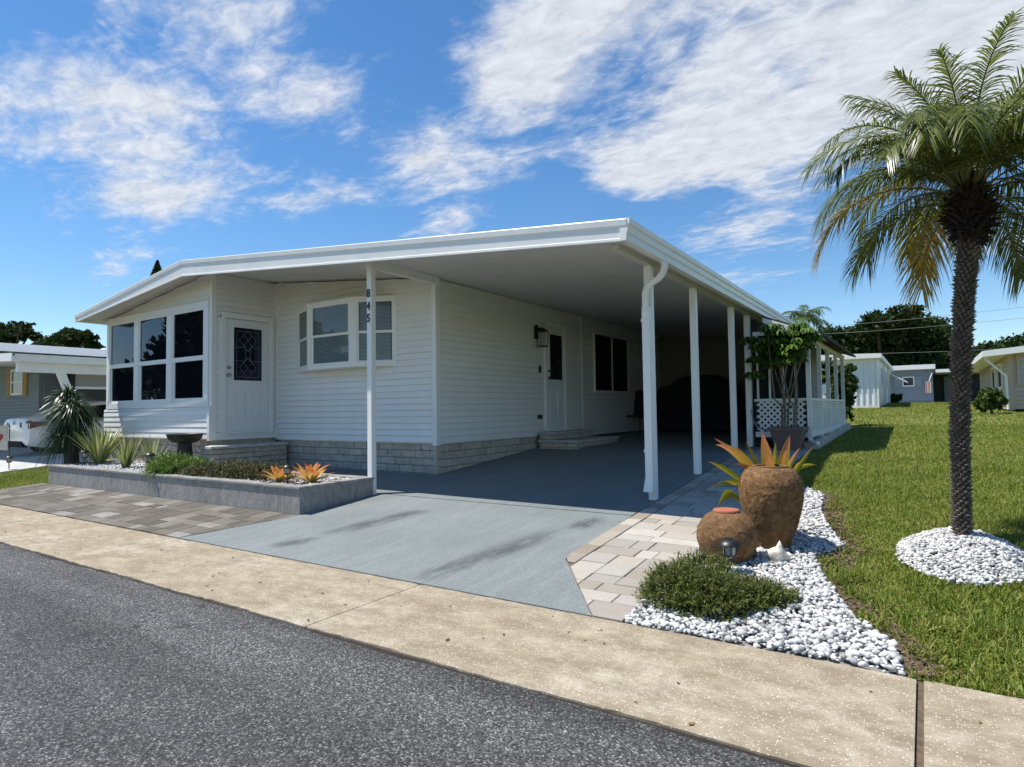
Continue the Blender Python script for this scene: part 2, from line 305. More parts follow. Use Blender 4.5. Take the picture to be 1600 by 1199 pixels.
# ---------------------------------------------------------------- mesh helpers
class MB:
    def __init__(s): s.v = []; s.f = []
    def add(s, vs, fs):
        o = len(s.v); s.v += [tuple(p) for p in vs]; s.f += [tuple(i+o for i in f) for f in fs]; return s
    def box(s, x0,x1,y0,y1,z0,z1):
        vs = [(x0,y0,z0),(x1,y0,z0),(x1,y1,z0),(x0,y1,z0),(x0,y0,z1),(x1,y0,z1),(x1,y1,z1),(x0,y1,z1)]
        return s.add(vs, [(0,3,2,1),(4,5,6,7),(0,1,5,4),(1,2,6,5),(2,3,7,6),(3,0,4,7)])
    def hexa(s, lo, hi):
        "two quads of four points, lo then hi, same winding (ccw seen from hi)"
        return s.add(list(lo)+list(hi), [(3,2,1,0),(4,5,6,7),(0,1,5,4),(1,2,6,5),(2,3,7,6),(3,0,4,7)])
    def prism(s, pts, ext):
        n = len(pts); a = [Vector(p) for p in pts]; b = [p+Vector(ext) for p in a]
        return s.add(a+b, [tuple(range(n))[::-1], tuple(range(n,2*n))]+[(i,(i+1)%n,(i+1)%n+n,i+n) for i in range(n)])
    def tube(s, path, rad, n=8, cap=True):
        path = [Vector(p) for p in path]; k = len(path)
        if isinstance(rad,(int,float)): rad = [rad]*k
        vs = []; up = None
        for i,p in enumerate(path):
            d = (path[min(i+1,k-1)]-path[max(i-1,0)]).normalized()
            if up is None: up = Vector((0,0,1)) if abs(d.z)<.9 else Vector((0,1,0))
            a = d.cross(up)
            if a.length < 1e-4: a = d.cross(Vector((1,0,0)))
            a.normalize(); b = a.cross(d).normalized(); up = b
            for j in range(n):
                t = 2*math.pi*j/n; vs.append(p+(a*math.cos(t)+b*math.sin(t))*rad[i])
        fs = [(i*n+j, i*n+(j+1)%n, (i+1)*n+(j+1)%n, (i+1)*n+j) for i in range(k-1) for j in range(n)]
        if cap: fs += [tuple(range(n))[::-1], tuple(range((k-1)*n,k*n))]
        return s.add(vs, fs)
    def lathe(s, prof, c=(0,0,0), n=32, wob=0, seed=0):
        rr = random.Random(seed); vs = []; k = len(prof)
        for (r,z) in prof:
            for j in range(n):
                t = 2*math.pi*j/n; q = r*(1+wob*(rr.random()-.5)) if r>1e-3 else r
                vs.append((c[0]+q*math.cos(t), c[1]+q*math.sin(t), c[2]+z))
        fs = [(i*n+j, i*n+(j+1)%n, (i+1)*n+(j+1)%n, (i+1)*n+j) for i in range(k-1) for j in range(n)]
        if prof[0][0] > 1e-3: fs.append(tuple(range(n))[::-1])
        if prof[-1][0] > 1e-3: fs.append(tuple(range((k-1)*n,k*n)))
        return s.add(vs, fs)
    def tilebox(s, poly, z0, z1, ch=.006):
        "convex polygon slab in plan with a chamfered top; z may be a function of (x,y)"
        n = len(poly); cx = sum(p[0] for p in poly)/n; cy = sum(p[1] for p in poly)/n
        zf = z1 if callable(z1) else (lambda x,y: z1)
        def ins(p):
            dx,dy = cx-p[0], cy-p[1]; l = math.hypot(dx,dy) or 1; return (p[0]+dx/l*ch*1.5, p[1]+dy/l*ch*1.5)
        b = [(p[0],p[1],zf(*p)-z0) for p in poly]; m = [(p[0],p[1],zf(*p)-ch) for p in poly]; t = [(*ins(p),zf(*p)) for p in poly]
        fs = [tuple(range(2*n,3*n))]
        for r in (0,n): fs += [(r+i, r+(i+1)%n, r+n+(i+1)%n, r+n+i) for i in range(n)]
        return s.add(b+m+t, fs)
def mesh_np(name, V, F, attrs=None, smooth=False):
    "V (n,3), F list of (m,k) int arrays"
    me = bpy.data.meshes.new(name); V = np.asarray(V, np.float32)
    me.vertices.add(len(V)); me.vertices.foreach_set('co', V.ravel())
    if not isinstance(F, list): F = [F]
    idx = np.concatenate([f.ravel() for f in F]).astype(np.int32); tot = np.concatenate([np.full(len(f), f.shape[1], np.int32) for f in F])
    st = np.concatenate([[0], np.cumsum(tot)[:-1]]).astype(np.int32)
    me.loops.add(len(idx)); me.loops.foreach_set('vertex_index', idx)
    me.polygons.add(len(tot)); me.polygons.foreach_set('loop_start', st)
    try: me.polygons.foreach_set('loop_total', tot)
    except Exception: pass
    if smooth: me.polygons.foreach_set('use_smooth', np.ones(len(tot), bool))
    me.update(calc_edges=True)
    for k,a in (attrs or {}).items():
        at_ = me.attributes.new(k,'FLOAT','POINT'); at_.data.foreach_set('value', np.asarray(a,np.float32))
    return me
def woff(o):
    v = Vector((0,0,0))
    while o is not None: v += o.location; o = o.parent
    return v
def link(name, me, mat, parent=None, loc=(0,0,0)):
    o = bpy.data.objects.new(name, me); COL.objects.link(o); o.parent = parent; o.location = loc
    if mat and not me.materials: me.materials.append(MAT[mat])
    return o
def obj(name, mb, mat, parent=None, smooth=False, world=True, base=None, angle=None):
    "mesh from world coordinates; a child keeps its parent's origin, a top-level object gets base as its origin"
    off = woff(parent) if (parent and world) else Vector(base or (0,0,0))
    me = bpy.data.meshes.new(name); me.from_pydata([(p[0]-off.x,p[1]-off.y,p[2]-off.z) for p in mb.v], [], mb.f)
    bm = bmesh.new(); bm.from_mesh(me); bmesh.ops.recalc_face_normals(bm, faces=bm.faces); bm.to_mesh(me); bm.free()
    if smooth:
        me.polygons.foreach_set('use_smooth', [True]*len(me.polygons))
        if hasattr(me,'set_sharp_from_angle'): me.set_sharp_from_angle(angle=R(angle or 40))
    o = link(name, me, mat, parent)
    if not parent: o.location = off
    return o
def objnp(name, V, F, mat, parent=None, attrs=None, smooth=False, base=None):
    off = woff(parent) if parent else Vector(base or (0,0,0))
    o = link(name, mesh_np(name, np.asarray(V)-np.array(off), F, attrs, smooth), mat, parent)
    if not parent: o.location = off
    return o
def tag(o, label, cat, group=None, kind=None):
    if label: o['label'] = label
    if cat: o['category'] = cat
    if group: o['group'] = group
    if kind: o['kind'] = kind
    return o
def thing(name, loc, label, cat, group=None):
    o = bpy.data.objects.new(name, None); COL.objects.link(o); o.location = loc; o.empty_display_size = .1
    return tag(o, label, cat, group)
def struct(o, label=None): o['kind'] = 'structure'; 
def clip(poly, a, b, c):
    "keep a*x+b*y+c >= 0"
    out = []
    for i in range(len(poly)):
        p, q = poly[i], poly[(i+1)%len(poly)]; dp, dq = a*p[0]+b*p[1]+c, a*q[0]+b*q[1]+c
        if dp >= 0: out.append(p)
        if dp*dq < 0: t = dp/(dp-dq); out.append((p[0]+(q[0]-p[0])*t, p[1]+(q[1]-p[1])*t))
    return out
def area(p): return abs(sum(p[i][0]*p[(i+1)%len(p)][1]-p[(i+1)%len(p)][0]*p[i][1] for i in range(len(p))))/2
def inpoly(P, poly):
    x, y = P[:,0], P[:,1]; r = np.zeros(len(P), bool)
    for i in range(len(poly)):
        (x0,y0),(x1,y1) = poly[i], poly[i-1]
        c = ((y0>y)!=(y1>y)) & (x < (x1-x0)*(y-y0)/((y1-y0) or 1e-9)+x0); r ^= c
    return r
def ribbons(base, d, L, w, droop, seg=2, side=None, prof=None, curl=0, rnd=None):
    "vectorised strap leaves: base (n,3), d (n,3) unit, L/w/droop (n,)"
    base = np.asarray(base,float); n = len(base); d = np.asarray(d,float); d = d/np.linalg.norm(d,axis=1,keepdims=True)
    L = np.broadcast_to(L,(n,)); w = np.broadcast_to(w,(n,)); droop = np.broadcast_to(droop,(n,))
    if side is None:
        side = np.cross(d, [0,0,1.0]); bad = np.linalg.norm(side,axis=1)<.05; side[bad] = [1,0,0]
        ang = rng.uniform(-.9,.9,n)[:,None]; side = side/np.linalg.norm(side,axis=1,keepdims=True)
        nn = np.cross(side,d); side = side*np.cos(ang)+nn*np.sin(ang)
    side = side/np.maximum(np.linalg.norm(side,axis=1,keepdims=True),1e-6)
    ts = np.linspace(0,1,seg+1); prof = prof or (lambda t: (1-t)**.6)
    V = np.zeros((n,seg+1,2,3)); T = np.zeros((n,seg+1,2))
    for i,t in enumerate(ts):
        p = base + d*(L*t)[:,None]; p[:,2] -= droop*L*t*t
        ww = (w*max(prof(t),.04))[:,None]*side*.5
        V[:,i,0] = p-ww; V[:,i,1] = p+ww; T[:,i] = t
    idx = np.arange(n*(seg+1)*2).reshape(n,seg+1,2)
    F = np.stack([idx[:,:-1,0],idx[:,:-1,1],idx[:,1:,1],idx[:,1:,0]],-1).reshape(-1,4)
    rn = (rng.random(n) if rnd is None else rnd); RN = np.repeat(rn,(seg+1)*2)
    return V.reshape(-1,3), F, {'rnd':RN,'t':T.ravel()}
def merge(parts):
    Vs,Fs,A = [],[],{}; o = 0
    for V,F,a in parts:
        Vs.append(V); Fs.append(F+o); o += len(V)
        for k,x in a.items(): A.setdefault(k,[]).append(x)
    return np.concatenate(Vs), np.concatenate(Fs), {k:np.concatenate(x) for k,x in A.items()}
def cards(P, size, rnd=None, asp=1.7, up=0.0):
    "small leaf faces (pointed diamonds) at points P with random orientation"
    n = len(P); a = rng.normal(size=(n,3)); a[:,2] -= up; a /= np.linalg.norm(a,axis=1,keepdims=True); b = rng.normal(size=(n,3)); b = np.cross(a,b); b /= np.linalg.norm(b,axis=1,keepdims=True)
    s = np.broadcast_to(size,(n,))[:,None]; c = np.cross(a,b)*s*.12
    V = np.stack([P-a*s*asp*.5, P+b*s*.5+c, P+a*s*asp*.5, P-b*s*.5+c],1).reshape(-1,3)
    F = np.arange(n*4).reshape(n,4); rn = rng.random(n) if rnd is None else rnd
    return V, F, {'rnd':np.repeat(rn,4),'t':np.tile([0,.5,1,.5],n)}
def ico(sub):
    bm = bmesh.new(); bmesh.ops.create_icosphere(bm, subdivisions=sub, radius=1); V = np.array([v.co[:] for v in bm.verts]); F = np.array([[v.index for v in f.verts] for f in bm.faces]); bm.free(); return V,F
ICO1, ICO2 = ico(1), ico(2)
def pebbles(P, size, sub=1):
    V0,F0 = ICO1 if sub==1 else ICO2; n = len(P); k = len(V0)
    q = rng.normal(size=(n,3,3)); Q = np.linalg.qr(q)[0]
    sc = np.stack([rng.uniform(.75,1.25,n),rng.uniform(.6,1,n),rng.uniform(.38,.7,n)],1)*np.broadcast_to(size,(n,))[:,None]*.5
    jit = 1+rng.uniform(-.24,.24,(n,k,1)); V = (V0[None]*jit)*sc[:,None,:]
    tilt = rng.random(n)<.7; az = rng.uniform(0,6.28,n)
    for i in np.nonzero(tilt)[0]:
        c,s = math.cos(az[i]),math.sin(az[i]); tx,ty = rng.uniform(-.35,.35,2); Q[i] = np.array([[c,-s,tx],[s,c,ty],[0,0,1]])
    V = np.einsum('nij,nkj->nki',Q,V)+np.asarray(P)[:,None]
    F = (F0[None]+(np.arange(n)*k)[:,None,None]).reshape(-1,3)
    return V.reshape(-1,3), F, {'rnd':np.repeat(rng.random(n),k)}
# ================================================================ the setting
def gz(y):
    if y < 3.57: return 0.0
    if y < 10.5: return .08*(y-3.57)
    if y < 40: return .554+.028*(y-10.5)
    return 1.38
gzv = np.vectorize(gz)
YL = [-300,-60,-20,-6,2.4,3.57,3.58,5,7,9,10.5,12,16,20,25,30,35,40,60,100,200,600,1500]
XL = [-1500,-400,-150,-60,-30,-16,-8,-2,0,3,8,16,30,60,150,400,1500]
V = [(x,y,gz(y)-(.10 if y<3.575 and y>-5 else .03)) for y in YL for x in XL]; nx = len(XL)
F = [(j*nx+i,j*nx+i+1,(j+1)*nx+i+1,(j+1)*nx+i) for j in range(len(YL)-1) for i in range(nx-1)]
lawn = obj('lawn', MB().add(V,F), 'lawn'); struct(lawn)

# road: cambered asphalt sheet with a ragged far edge
mb = MB(); xs = np.linspace(-60,60,601)
def redge(x): return 2.492 + .010*math.sin(x*3.1)+.008*math.sin(x*11.3+1)+.006*math.sin(x*29.7)
rows = [-4.5,-2,-.5,.6,1.4,2.0,2.3,2.45]
for x in xs:
    for y in rows: mb.v.append((x,y,-.006-.008*abs(y+1)/3.5))
    mb.v.append((x,redge(x),-.014)); mb.v.append((x,redge(x)+.006,-.09))
k = len(rows)+2
for i in range(len(xs)-1):
    for j in range(k-1): mb.f.append((i*k+j,(i+1)*k+j,(i+1)*k+j+1,i*k+j+1))
road = obj('road', mb, 'asphalt', smooth=True); struct(road)

# sidewalk: separate concrete slabs with open joints
walk = bpy.data.objects.new('sidewalk', None); COL.objects.link(walk); walk.location=(-3.2,3,0); struct(walk)
mb = MB().box(-40,40,2.52,3.565,-.12,-.018); o = obj('joint_bed', mb, 'soil', walk); obj('edge_seam', MB().box(-40,40,2.470,2.5185,-.10,-.0155), 'fibre', walk)
edges = [-40,-31,-28,-25,-21.9,-18.8,-15.72,-12.58,-9.44,-6.40,-3.2,-.06,3.08,6.2,9.3,12.4,15.5,40]
for i in range(len(edges)-1):
    wj = .015 if abs(edges[i]+.06)<.01 else .005; wk = .015 if abs(edges[i+1]+.06)<.01 else .005
    x0, x1 = edges[i]+wj, edges[i+1]-wk; rr = random.Random(i); n = max(8,int((x1-x0)/.06)); mb = MB(); dz = rr.uniform(-.003,.003)
    for q in range(n+1):
        x = x0+(x1-x0)*q/n; yn = 2.518+.006*math.sin(x*4.3)+rr.uniform(-.006,.006); yf = 3.558+rr.uniform(-.004,.004)
        e = .012 if q in (0,n) else 0
        mb.v += [(x,yn,-.09),(x,yn,-.006),(x,yn+.010,dz-e*.3),(x,yf-.012,dz+.002-e*.3),(x,yf,-.01),(x,yf,-.09)]
    for q in range(n):
        for j in range(5): mb.f.append((q*6+j,(q+1)*6+j,(q+1)*6+j+1,q*6+j+1))
    mb.f += [(0,1,2,3,4,5),(n*6+5,n*6+4,n*6+3,n*6+2,n*6+1,n*6)]
    obj('slab', mb, 'concrete', walk)

# driveway apron and carport floor (painted concrete rising to the back)
DRV = [(-6.60,3.575),(-1.79,3.575),(-2.49,4.52),(-2.535,6.03),(-6.19,6.03),(-6.19,4.72)]
def slabpoly(name, poly, mat, dz=0, th=.15, parent=None):
    mb = MB(); n = len(poly); t = [(x,y,gz(y)+dz) for x,y in poly]; b = [(x,y,gz(y)+dz-th) for x,y in poly]
    mb.add(b+t, [tuple(range(n,2*n))]+[(i,(i+1)%n,(i+1)%n+n,i+n) for i in range(n)])
    o = obj(name, mb, mat, parent)
    if not parent: struct(o)
    return o
slabpoly('driveway', DRV, 'floor')
mb = MB(); ys = [6.045,7,8,9,10,10.5,11,13,15,17.4]
for y in ys: mb.v += [(-10.2 if y<7.39 else -6.4,y,gz(y)-.15),(-10.2 if y<7.39 else -6.4,y,gz(y)+.003),(-2.54,y,gz(y)+.003),(-2.54,y,gz(y)-.15)]
for i in range(len(ys)-1):
    for j in range(3): mb.f.append((i*4+j,i*4+j+1,(i+1)*4+j+1,(i+1)*4+j))
mb.f.append((0,1,2,3)); cf = obj('carport_floor', mb, 'floor'); struct(cf)
# damp tyre tracks on the apron, thin sheets over the paint
def streak(path, w, dz=.004):
    pp = []
    for i in range(len(path)-1):
        for s in range(8): t = s/8; pp.append((path[i][0]*(1-t)+path[i+1][0]*t, path[i][1]*(1-t)+path[i+1][1]*t))
    V = []; E = []; m = 7
    for i,(x,y) in enumerate(pp):
        f = min(1, 3.5*i/len(pp), 3.5*(len(pp)-1-i)/len(pp))
        for j in range(m): q = j/(m-1)*2-1; V.append((x+q*w*2.4,y,gz(y)+dz)); E.append(f*(1-abs(q)**1.5))
    Fq = np.array([(i*m+j,i*m+j+1,(i+1)*m+j+1,(i+1)*m+j) for i in range(len(pp)-1) for j in range(m-1)])
    o = objnp('tyre_mark', np.array(V), Fq, 'tyre_mark', None, {'e':np.array(E)}); struct(o)
streak([(-3.28,3.60),(-3.25,3.75),(-3.2,4.1),(-3.12,4.5),(-3.05,4.9),(-2.98,5.5)], .075)
streak([(-5.15,4.25),(-5.05,4.6),(-4.98,5.0),(-4.9,5.35),(-4.85,5.6)], .08)
streak([(-5.25,3.72),(-5.2,3.9),(-5.17,4.05),(-5.15,4.2)], .07)
streak([(-2.85,5.3),(-2.83,5.6),(-2.8,5.95)], .06)

# paver path right of the driveway
path = bpy.data.objects.new('paver_path', None); COL.objects.link(path); path.location=(-2,6,.2); struct(path)
PY1 = 11.5
slabpoly('sand_bed', [(-1.80,3.58),(-1.585,3.58),(-1.585,PY1),(-2.52,PY1),(-2.52,4.55)], 'sand', -.022, .1, path)
def gzt(dz,ax=0,ay=0,cx=0,cy=0): return lambda x,y: gz(y)+dz+ax*(x-cx)+ay*(y-cy)
def lay(parent, polys, mat, rr, name='paver'):
    for p in polys:
        if len(p) < 3 or area(p) < .0015: continue
        cx = sum(q[0] for q in p)/len(p); cy = sum(q[1] for q in p)/len(p)
        s = [(cx+(x-cx)*(1-.0035/max(.04,abs(x-cx))), cy+(y-cy)*(1-.0035/max(.04,abs(y-cy)))) for x,y in p]
        obj(name, MB().tilebox(s,.05,gzt(rr.uniform(-.002,.003),rr.uniform(-.01,.01),rr.uniform(-.008,.008),cx,cy),.004), mat, parent)
rr = random.Random(3); y = 3.585; polys = []; row = 0
while y < PY1:
    h = rr.choice([.16,.24,.16,.24,.20]) ; y1 = min(y+h,PY1); x = -2.37
    if y1-y > .05:
        while x < -1.59:
            w = rr.choice([.16,.24,.32,.36,.24]); x1 = x+w
            if x1 > -1.70: x1 = -1.585
            p = [(x,y),(x1,y),(x1,y1),(x,y1)]
            p = clip(p, .96, .705, -.8103)                  # keep right of the flared driveway edge
            polys.append(p); x = x1
    y = y1
lay(path, polys, 'paver', rr)
polys = []; y = 4.48
while y < PY1: polys.append([(-2.53,y),(-2.375,y),(-2.375,min(y+.24,PY1)),(-2.53,min(y+.24,PY1))]); y += .24
a = Vector((-1.785,3.58)); b = Vector((-2.49,4.54)); d = (b-a).normalized(); nrm = Vector((d.y,-d.x)); L = (b-a).length; t = 0
polys = [clip(p, .96, .705, -.8103) for p in polys]
lay(path, polys, 'paver_edge', rr)

# paver patio in front of the planter
patio = bpy.data.objects.new('paver_patio', None); COL.objects.link(patio); patio.location=(-10,4.2,.05); struct(patio)
PX0, PY0, PYB = -13.42, 3.585, 4.765
slabpoly('sand_bed', [(PX0,PY0),(-6.63,PY0),(-6.2,PYB),(PX0,PYB)], 'sand', -.022, .1, patio)
polys = []; y = PY0; rr = random.Random(9)
for h in (.15,.225,.15,.225,.15,.28):
    x = PX0+rr.uniform(-.1,0)
    while x < -6.2:
        w = rr.choice([.15,.225,.30,.38,.30]); p = [(max(x,PX0),y),(x+w,y),(x+w,y+h),(max(x,PX0),y+h)]
        polys.append(clip(p, -1, .364, -6.625-.364*3.575)); x += w
    y += h
lay(patio, polys, 'paver_dark', rr)
# ================================================================ the house
HX, HY, BX, BY, BL = -6.31, 7.40, -10.275, 6.113, -14.06
RY0, RY1, RXR, RXL, RDG = 5.60, 17.55, -2.33, -14.24, -10.28
def ceil(x): return 3.0+.103*(-2.6-x) if x > RDG else 3.791-.137*(RDG-x)
def top(x): return 3.11+.0945*(RXR-x) if x > RDG else 3.861-.137*(RDG-x)
home = thing('mobile_home', (-8.3,8,.3), 'long white mobile home with carport, numbered 845, in the middle', 'house')
def P(ax, a, n, z):  # point on a wall: axis coordinate a, normal coordinate n
    return (a,n,z) if ax == 'x' else (n,a,z)
CH = .1016
def boards(parent, ax, plane, a0, a1, z0, z1, face, hi=None, mat='siding', ch=CH, joined=None, po=.026, slot=.009):
    aa = np.linspace(a0,a1,241); n = int(math.ceil((z1-z0)/ch-.02))
    for i in range(n):
        zb, zt = z0+i*ch+slot, min(z0+(i+1)*ch, z1)
        if zt-zb < .012: continue
        if hi:
            h = np.array([hi(a) for a in aa]); ob, ot = aa[h>=zb+.003], aa[h>=zt]
            if len(ob) < 3: continue
            if len(ot) < 2: ot = ob[len(ob)//2:len(ob)//2+2]; zt = min(zt, zb+ch*.6)
            bl,br,tl,tr = ob[0],ob[-1],ot[0],ot[-1]
        else: bl = tl = a0; br = tr = a1
        b0, t0, bk = plane+face*po, plane+face*.005, plane-face*.002
        mb = joined if joined is not None else MB()
        m_ = zb+ch*.12
        mb.add([P(ax,bl,bk,zb),P(ax,br,bk,zb),P(ax,br,b0,zb),P(ax,bl,b0,zb),P(ax,bl,b0+face*.001,m_),P(ax,br,b0+face*.001,m_),P(ax,tr,t0,zt),P(ax,tl,t0,zt)],
               [(0,1,2,3),(3,2,5,4),(4,5,6,7),(0,3,4,7),(1,6,5,2),(0,7,6,1)])
        if joined is None: obj('siding_board', mb, mat, parent)
def wallback(ax, plane, a0, a1, z0, hi, face, th=.08, mat='siding', name='wall', parent=None):
    aa = list(np.linspace(a0,a1,25)); pts = [P(ax,a0,plane,z0),P(ax,a1,plane,z0)]+[P(ax,a,plane,hi(a)) for a in aa[::-1]]
    e = (0,-face*th,0) if ax=='x' else (-face*th,0,0)
    return obj(name, MB().prism(pts,e), mat, parent)
cl = lambda x: ceil(x)-.002
w_front = wallback('x', HY, BX, HX, .79, cl, -1, parent=home); boards(w_front,'x',HY,BX,HX-.03,.80,3.80,-1,lambda x: ceil(x)-.01)
w_side = wallback('y', HX, HY+.085, 17.3, .775, lambda y: ceil(HX)-.003, 1, parent=home)
boards(w_side,'y',HX,HY+.05,12.31,.785,ceil(HX)-.01,1)
boards(w_side,'y',HX,12.40,17.28,.70,ceil(HX)-.01,1)
w_bump = wallback('y', BX, BY+.085, HY-.02, .85, lambda y: ceil(BX)-.003, 1, parent=home); boards(w_bump,'y',BX,BY+.04,HY-.02,.97,ceil(BX)-.01,1)
w_gab = wallback('x', BY, BL, BX, .85, cl, -1, parent=home)
boards(w_gab,'x',BY,BL+.06,BX-.05,3.295,3.80,-1,lambda x: ceil(x)-.012)
boards(w_gab,'x',BY-.045,BL-.05,BX-.035,.865,1.40,-1,po=.014,slot=.004)
obj('wall', MB().box(BL-.05,BX-.03,BY-.045,BY+.0,.862,1.425), 'siding', home)
obj('wall', MB().box(BL,BL+.08,BY+.085,17.3,.8,3.26), 'siding', home)
# corner posts, inner corner and skirt trims
def trim(b, name='trim_strip', mat='trim'): return obj(name, b, mat, home)
trim(MB().box(HX-.055,HX+.03,HY-.03,HY+.075,.765,ceil(HX)-.012), 'corner_post')
trim(MB().box(BX-.05,BX+.028,BY-.030,BY+.05,.845,ceil(BX)-.02), 'corner_post')
trim(MB().box(BX-.035,BX+.035,BY-.075,BY-.031,.84,1.43), 'corner_post')
trim(MB().box(BL-.02,BL+.06,BY-.03,BY+.03,1.43,3.25), 'corner_post')
trim(MB().box(BX+.001,BX+.045,HY-.045,HY-.001,.85,ceil(BX)-.03), 'corner_post')
trim(MB().box(BX+.001,BX+.045,BY+.05,HY-.046,.845,.968), 'skirt_board')
trim(MB().box(HX+.001,HX+.032,12.315,12.395,.70,ceil(HX)-.012), 'trim_strip')
# foundation of slump blocks
fnd = obj('foundation', MB().box(BX-.12,HX-.045,HY+.05,HY+.12,.0,.80).box(HX-.12,HX-.05,HY+.121,17.2,.0,.78).box(BL+.05,BX-.05,BY+.05,BY+.12,0,.86).box(BX-.12,BX-.05,BY+.121,HY+.049,0,.86), 'mortar', home)
def bricks(parent, ax, plane, a0, a1, z0, z1, face, L=.305, h=.118, gap=.009, seed=1, ground=None):
    rr = random.Random(seed); z = z1; row = 0
    while z > z0:
        zb = z-h; a = a0-(L*.5 if row%2 else 0)-rr.uniform(0,.06)
        while a < a1:
            l = L*rr.choice([1,1,1,.97,1.03]); s, e = max(a,a0)+gap/2, min(a+l,a1)-gap/2
            gh = ground((s+e)/2) if ground else -9
            if e-s > .03 and z > gh+.01:
                pr = rr.uniform(0,.006); f0 = plane+face*pr; bk = plane-face*.06; c = .005
                q0, q1 = zb+gap/2, z-gap/2; lo = [P(ax,s,bk,q0),P(ax,e,bk,q0),P(ax,e,bk,q1),P(ax,s,bk,q1)]
                mi = [P(ax,s,f0-face*c,q0),P(ax,e,f0-face*c,q0),P(ax,e,f0-face*c,q1),P(ax,s,f0-face*c,q1)]
                j = lambda: rr.uniform(-.002,.002)
                hi = [P(ax,s+c,f0+j(),q0+c),P(ax,e-c,f0+j(),q0+c),P(ax,e-c,f0+j(),q1-c),P(ax,s+c,f0+j(),q1-c)]
                mb = MB().add(lo+mi+hi, [(8,9,10,11)]+[(r+i,r+(i+1)%4,r+4+(i+1)%4,r+4+i) for r in (0,4) for i in range(4)])
                obj('block', mb, 'brick', parent)
            a += l
        z = zb; row += 1
bricks(fnd,'x',HY+.035,BX+.02,HX-.02,.22,.795,-1,seed=2,ground=lambda x: gz(HY))
bricks(fnd,'y',HX-.035,HY+.03,12.3,.22,.770,1,seed=3,ground=lambda y: gz(y))
bricks(fnd,'x',BY+.035,BL+.05,BX-.03,.40,.855,-1,seed=4,ground=lambda x:.44)
bricks(fnd,'y',BX-.035,BY+.035,HY,.60,.85,1,seed=5)
# roof: low gable, membrane on top, ceiling panels beneath
mb = MB()
for x0,x1 in ((RXL,RDG),(RDG,RXR)):
    t0,t1,c0,c1 = top(x0),top(x1),max(ceil(x0)+.014,top(x0)-.12),max(ceil(x1)+.014,top(x1)-.12)
    mb.hexa([(x0,RY0+.02,c0),(x1,RY0+.02,c1),(x1,RY1,c1),(x0,RY1,c0)],[(x0,RY0+.02,t0),(x1,RY0+.02,t1),(x1,RY1,t1),(x0,RY1,t0)])
roof = obj('roof', mb, 'roofmem', home)
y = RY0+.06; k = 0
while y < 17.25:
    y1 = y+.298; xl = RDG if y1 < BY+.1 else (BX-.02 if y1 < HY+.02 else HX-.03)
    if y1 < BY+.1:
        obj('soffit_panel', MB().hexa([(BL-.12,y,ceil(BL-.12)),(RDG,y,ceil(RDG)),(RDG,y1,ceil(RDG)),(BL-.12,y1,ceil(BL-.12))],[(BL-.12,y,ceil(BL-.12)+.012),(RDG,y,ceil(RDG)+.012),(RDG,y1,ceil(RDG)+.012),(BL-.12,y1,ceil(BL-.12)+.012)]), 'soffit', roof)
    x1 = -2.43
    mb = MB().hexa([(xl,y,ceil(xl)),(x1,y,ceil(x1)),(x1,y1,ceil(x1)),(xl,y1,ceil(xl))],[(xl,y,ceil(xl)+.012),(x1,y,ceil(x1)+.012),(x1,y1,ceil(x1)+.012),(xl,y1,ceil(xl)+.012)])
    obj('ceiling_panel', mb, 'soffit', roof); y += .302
# front fascia: stepped profile swept along the gable edge
def sweep(path, prof, name, mat='trim', parent=roof):
    "path: points with an outward normal; prof: (out, dz)"
    mb = MB(); n = len(prof)
    for (p,o) in path: mb.v += [(p[0]+o[0]*a, p[1]+o[1]*a, p[2]+b) for a,b in prof]
    for i in range(len(path)-1):
        for j in range(n): mb.f.append((i*n+j,i*n+(j+1)%n,(i+1)*n+(j+1)%n,(i+1)*n+j))
    mb.f += [tuple(range(n)),tuple(range((len(path)-1)*n,len(path)*n))[::-1]]
    return obj(name, mb, mat, parent)
def fprof(d): return [(0,.02),(.045,.02),(.05,.012),(.045,-.045),(.032,-.05),(.028,-d+.03),(.036,-d+.024),(.036,-d),(.0,-d)]
def fpath(xs): return [((x,RY0,top(x)),(0,-1)) for x in xs]
F_ = []
for x in (RXL,-12.3,RDG-.001,RDG+.001,-6.5,RXR):
    d = .125+.125*min(1,(x-RXL)/3.9) if x < RDG else .25-.055*(x-RDG)/(RXR-RDG); F_.append((x,d))
for a,b in ((0,2),(3,5)):
    mb = MB()
    for x,d in F_[a:b+1]:
        mb.v += [(x,RY0-q,top(x)+z) for q,z in fprof(d)]
    n = 9
    for i in range(b-a):
        for j in range(n): mb.f.append((i*n+j,i*n+(j+1)%n,(i+1)*n+(j+1)%n,(i+1)*n+j))
    mb.f += [tuple(range(n)),tuple(range((b-a)*n,(b-a+1)*n))[::-1]]
    obj('fascia', mb, 'trim', roof)
gprof = [(0,.025),(.10,.025),(.105,.012),(.10,-.03),(.085,-.045),(.08,-.10),(.07,-.115),(.065,-.185),(0,-.19)]
sweep([((RXR-.07,RY0-.04,top(RXR)),(1,0)),((RXR-.07,RY1,top(RXR)),(1,0))], gprof, 'gutter')
sweep([((RXL+.04,RY0-.04,top(RXL)+.004),(-1,0)),((RXL+.04,RY1,top(RXL)+.004),(-1,0))], [(0,.02),(.07,.02),(.07,-.12),(0,-.12)], 'gutter')
obj('roof_seam', MB().hexa([(-10.5,RY0+.02,top(-10.5)+.002),(-9.4,RY0+.02,top(-9.4)+.002),(-9.4,RY1,top(-9.4)+.002),(-10.5,RY1,top(-10.5)+.002)],[(-10.5,RY0+.02,top(-10.5)+.02),(-9.4,RY0+.02,top(-9.4)+.02),(-9.4,RY1,top(-9.4)+.02),(-10.5,RY1,top(-10.5)+.02)]), 'roofmem', roof)
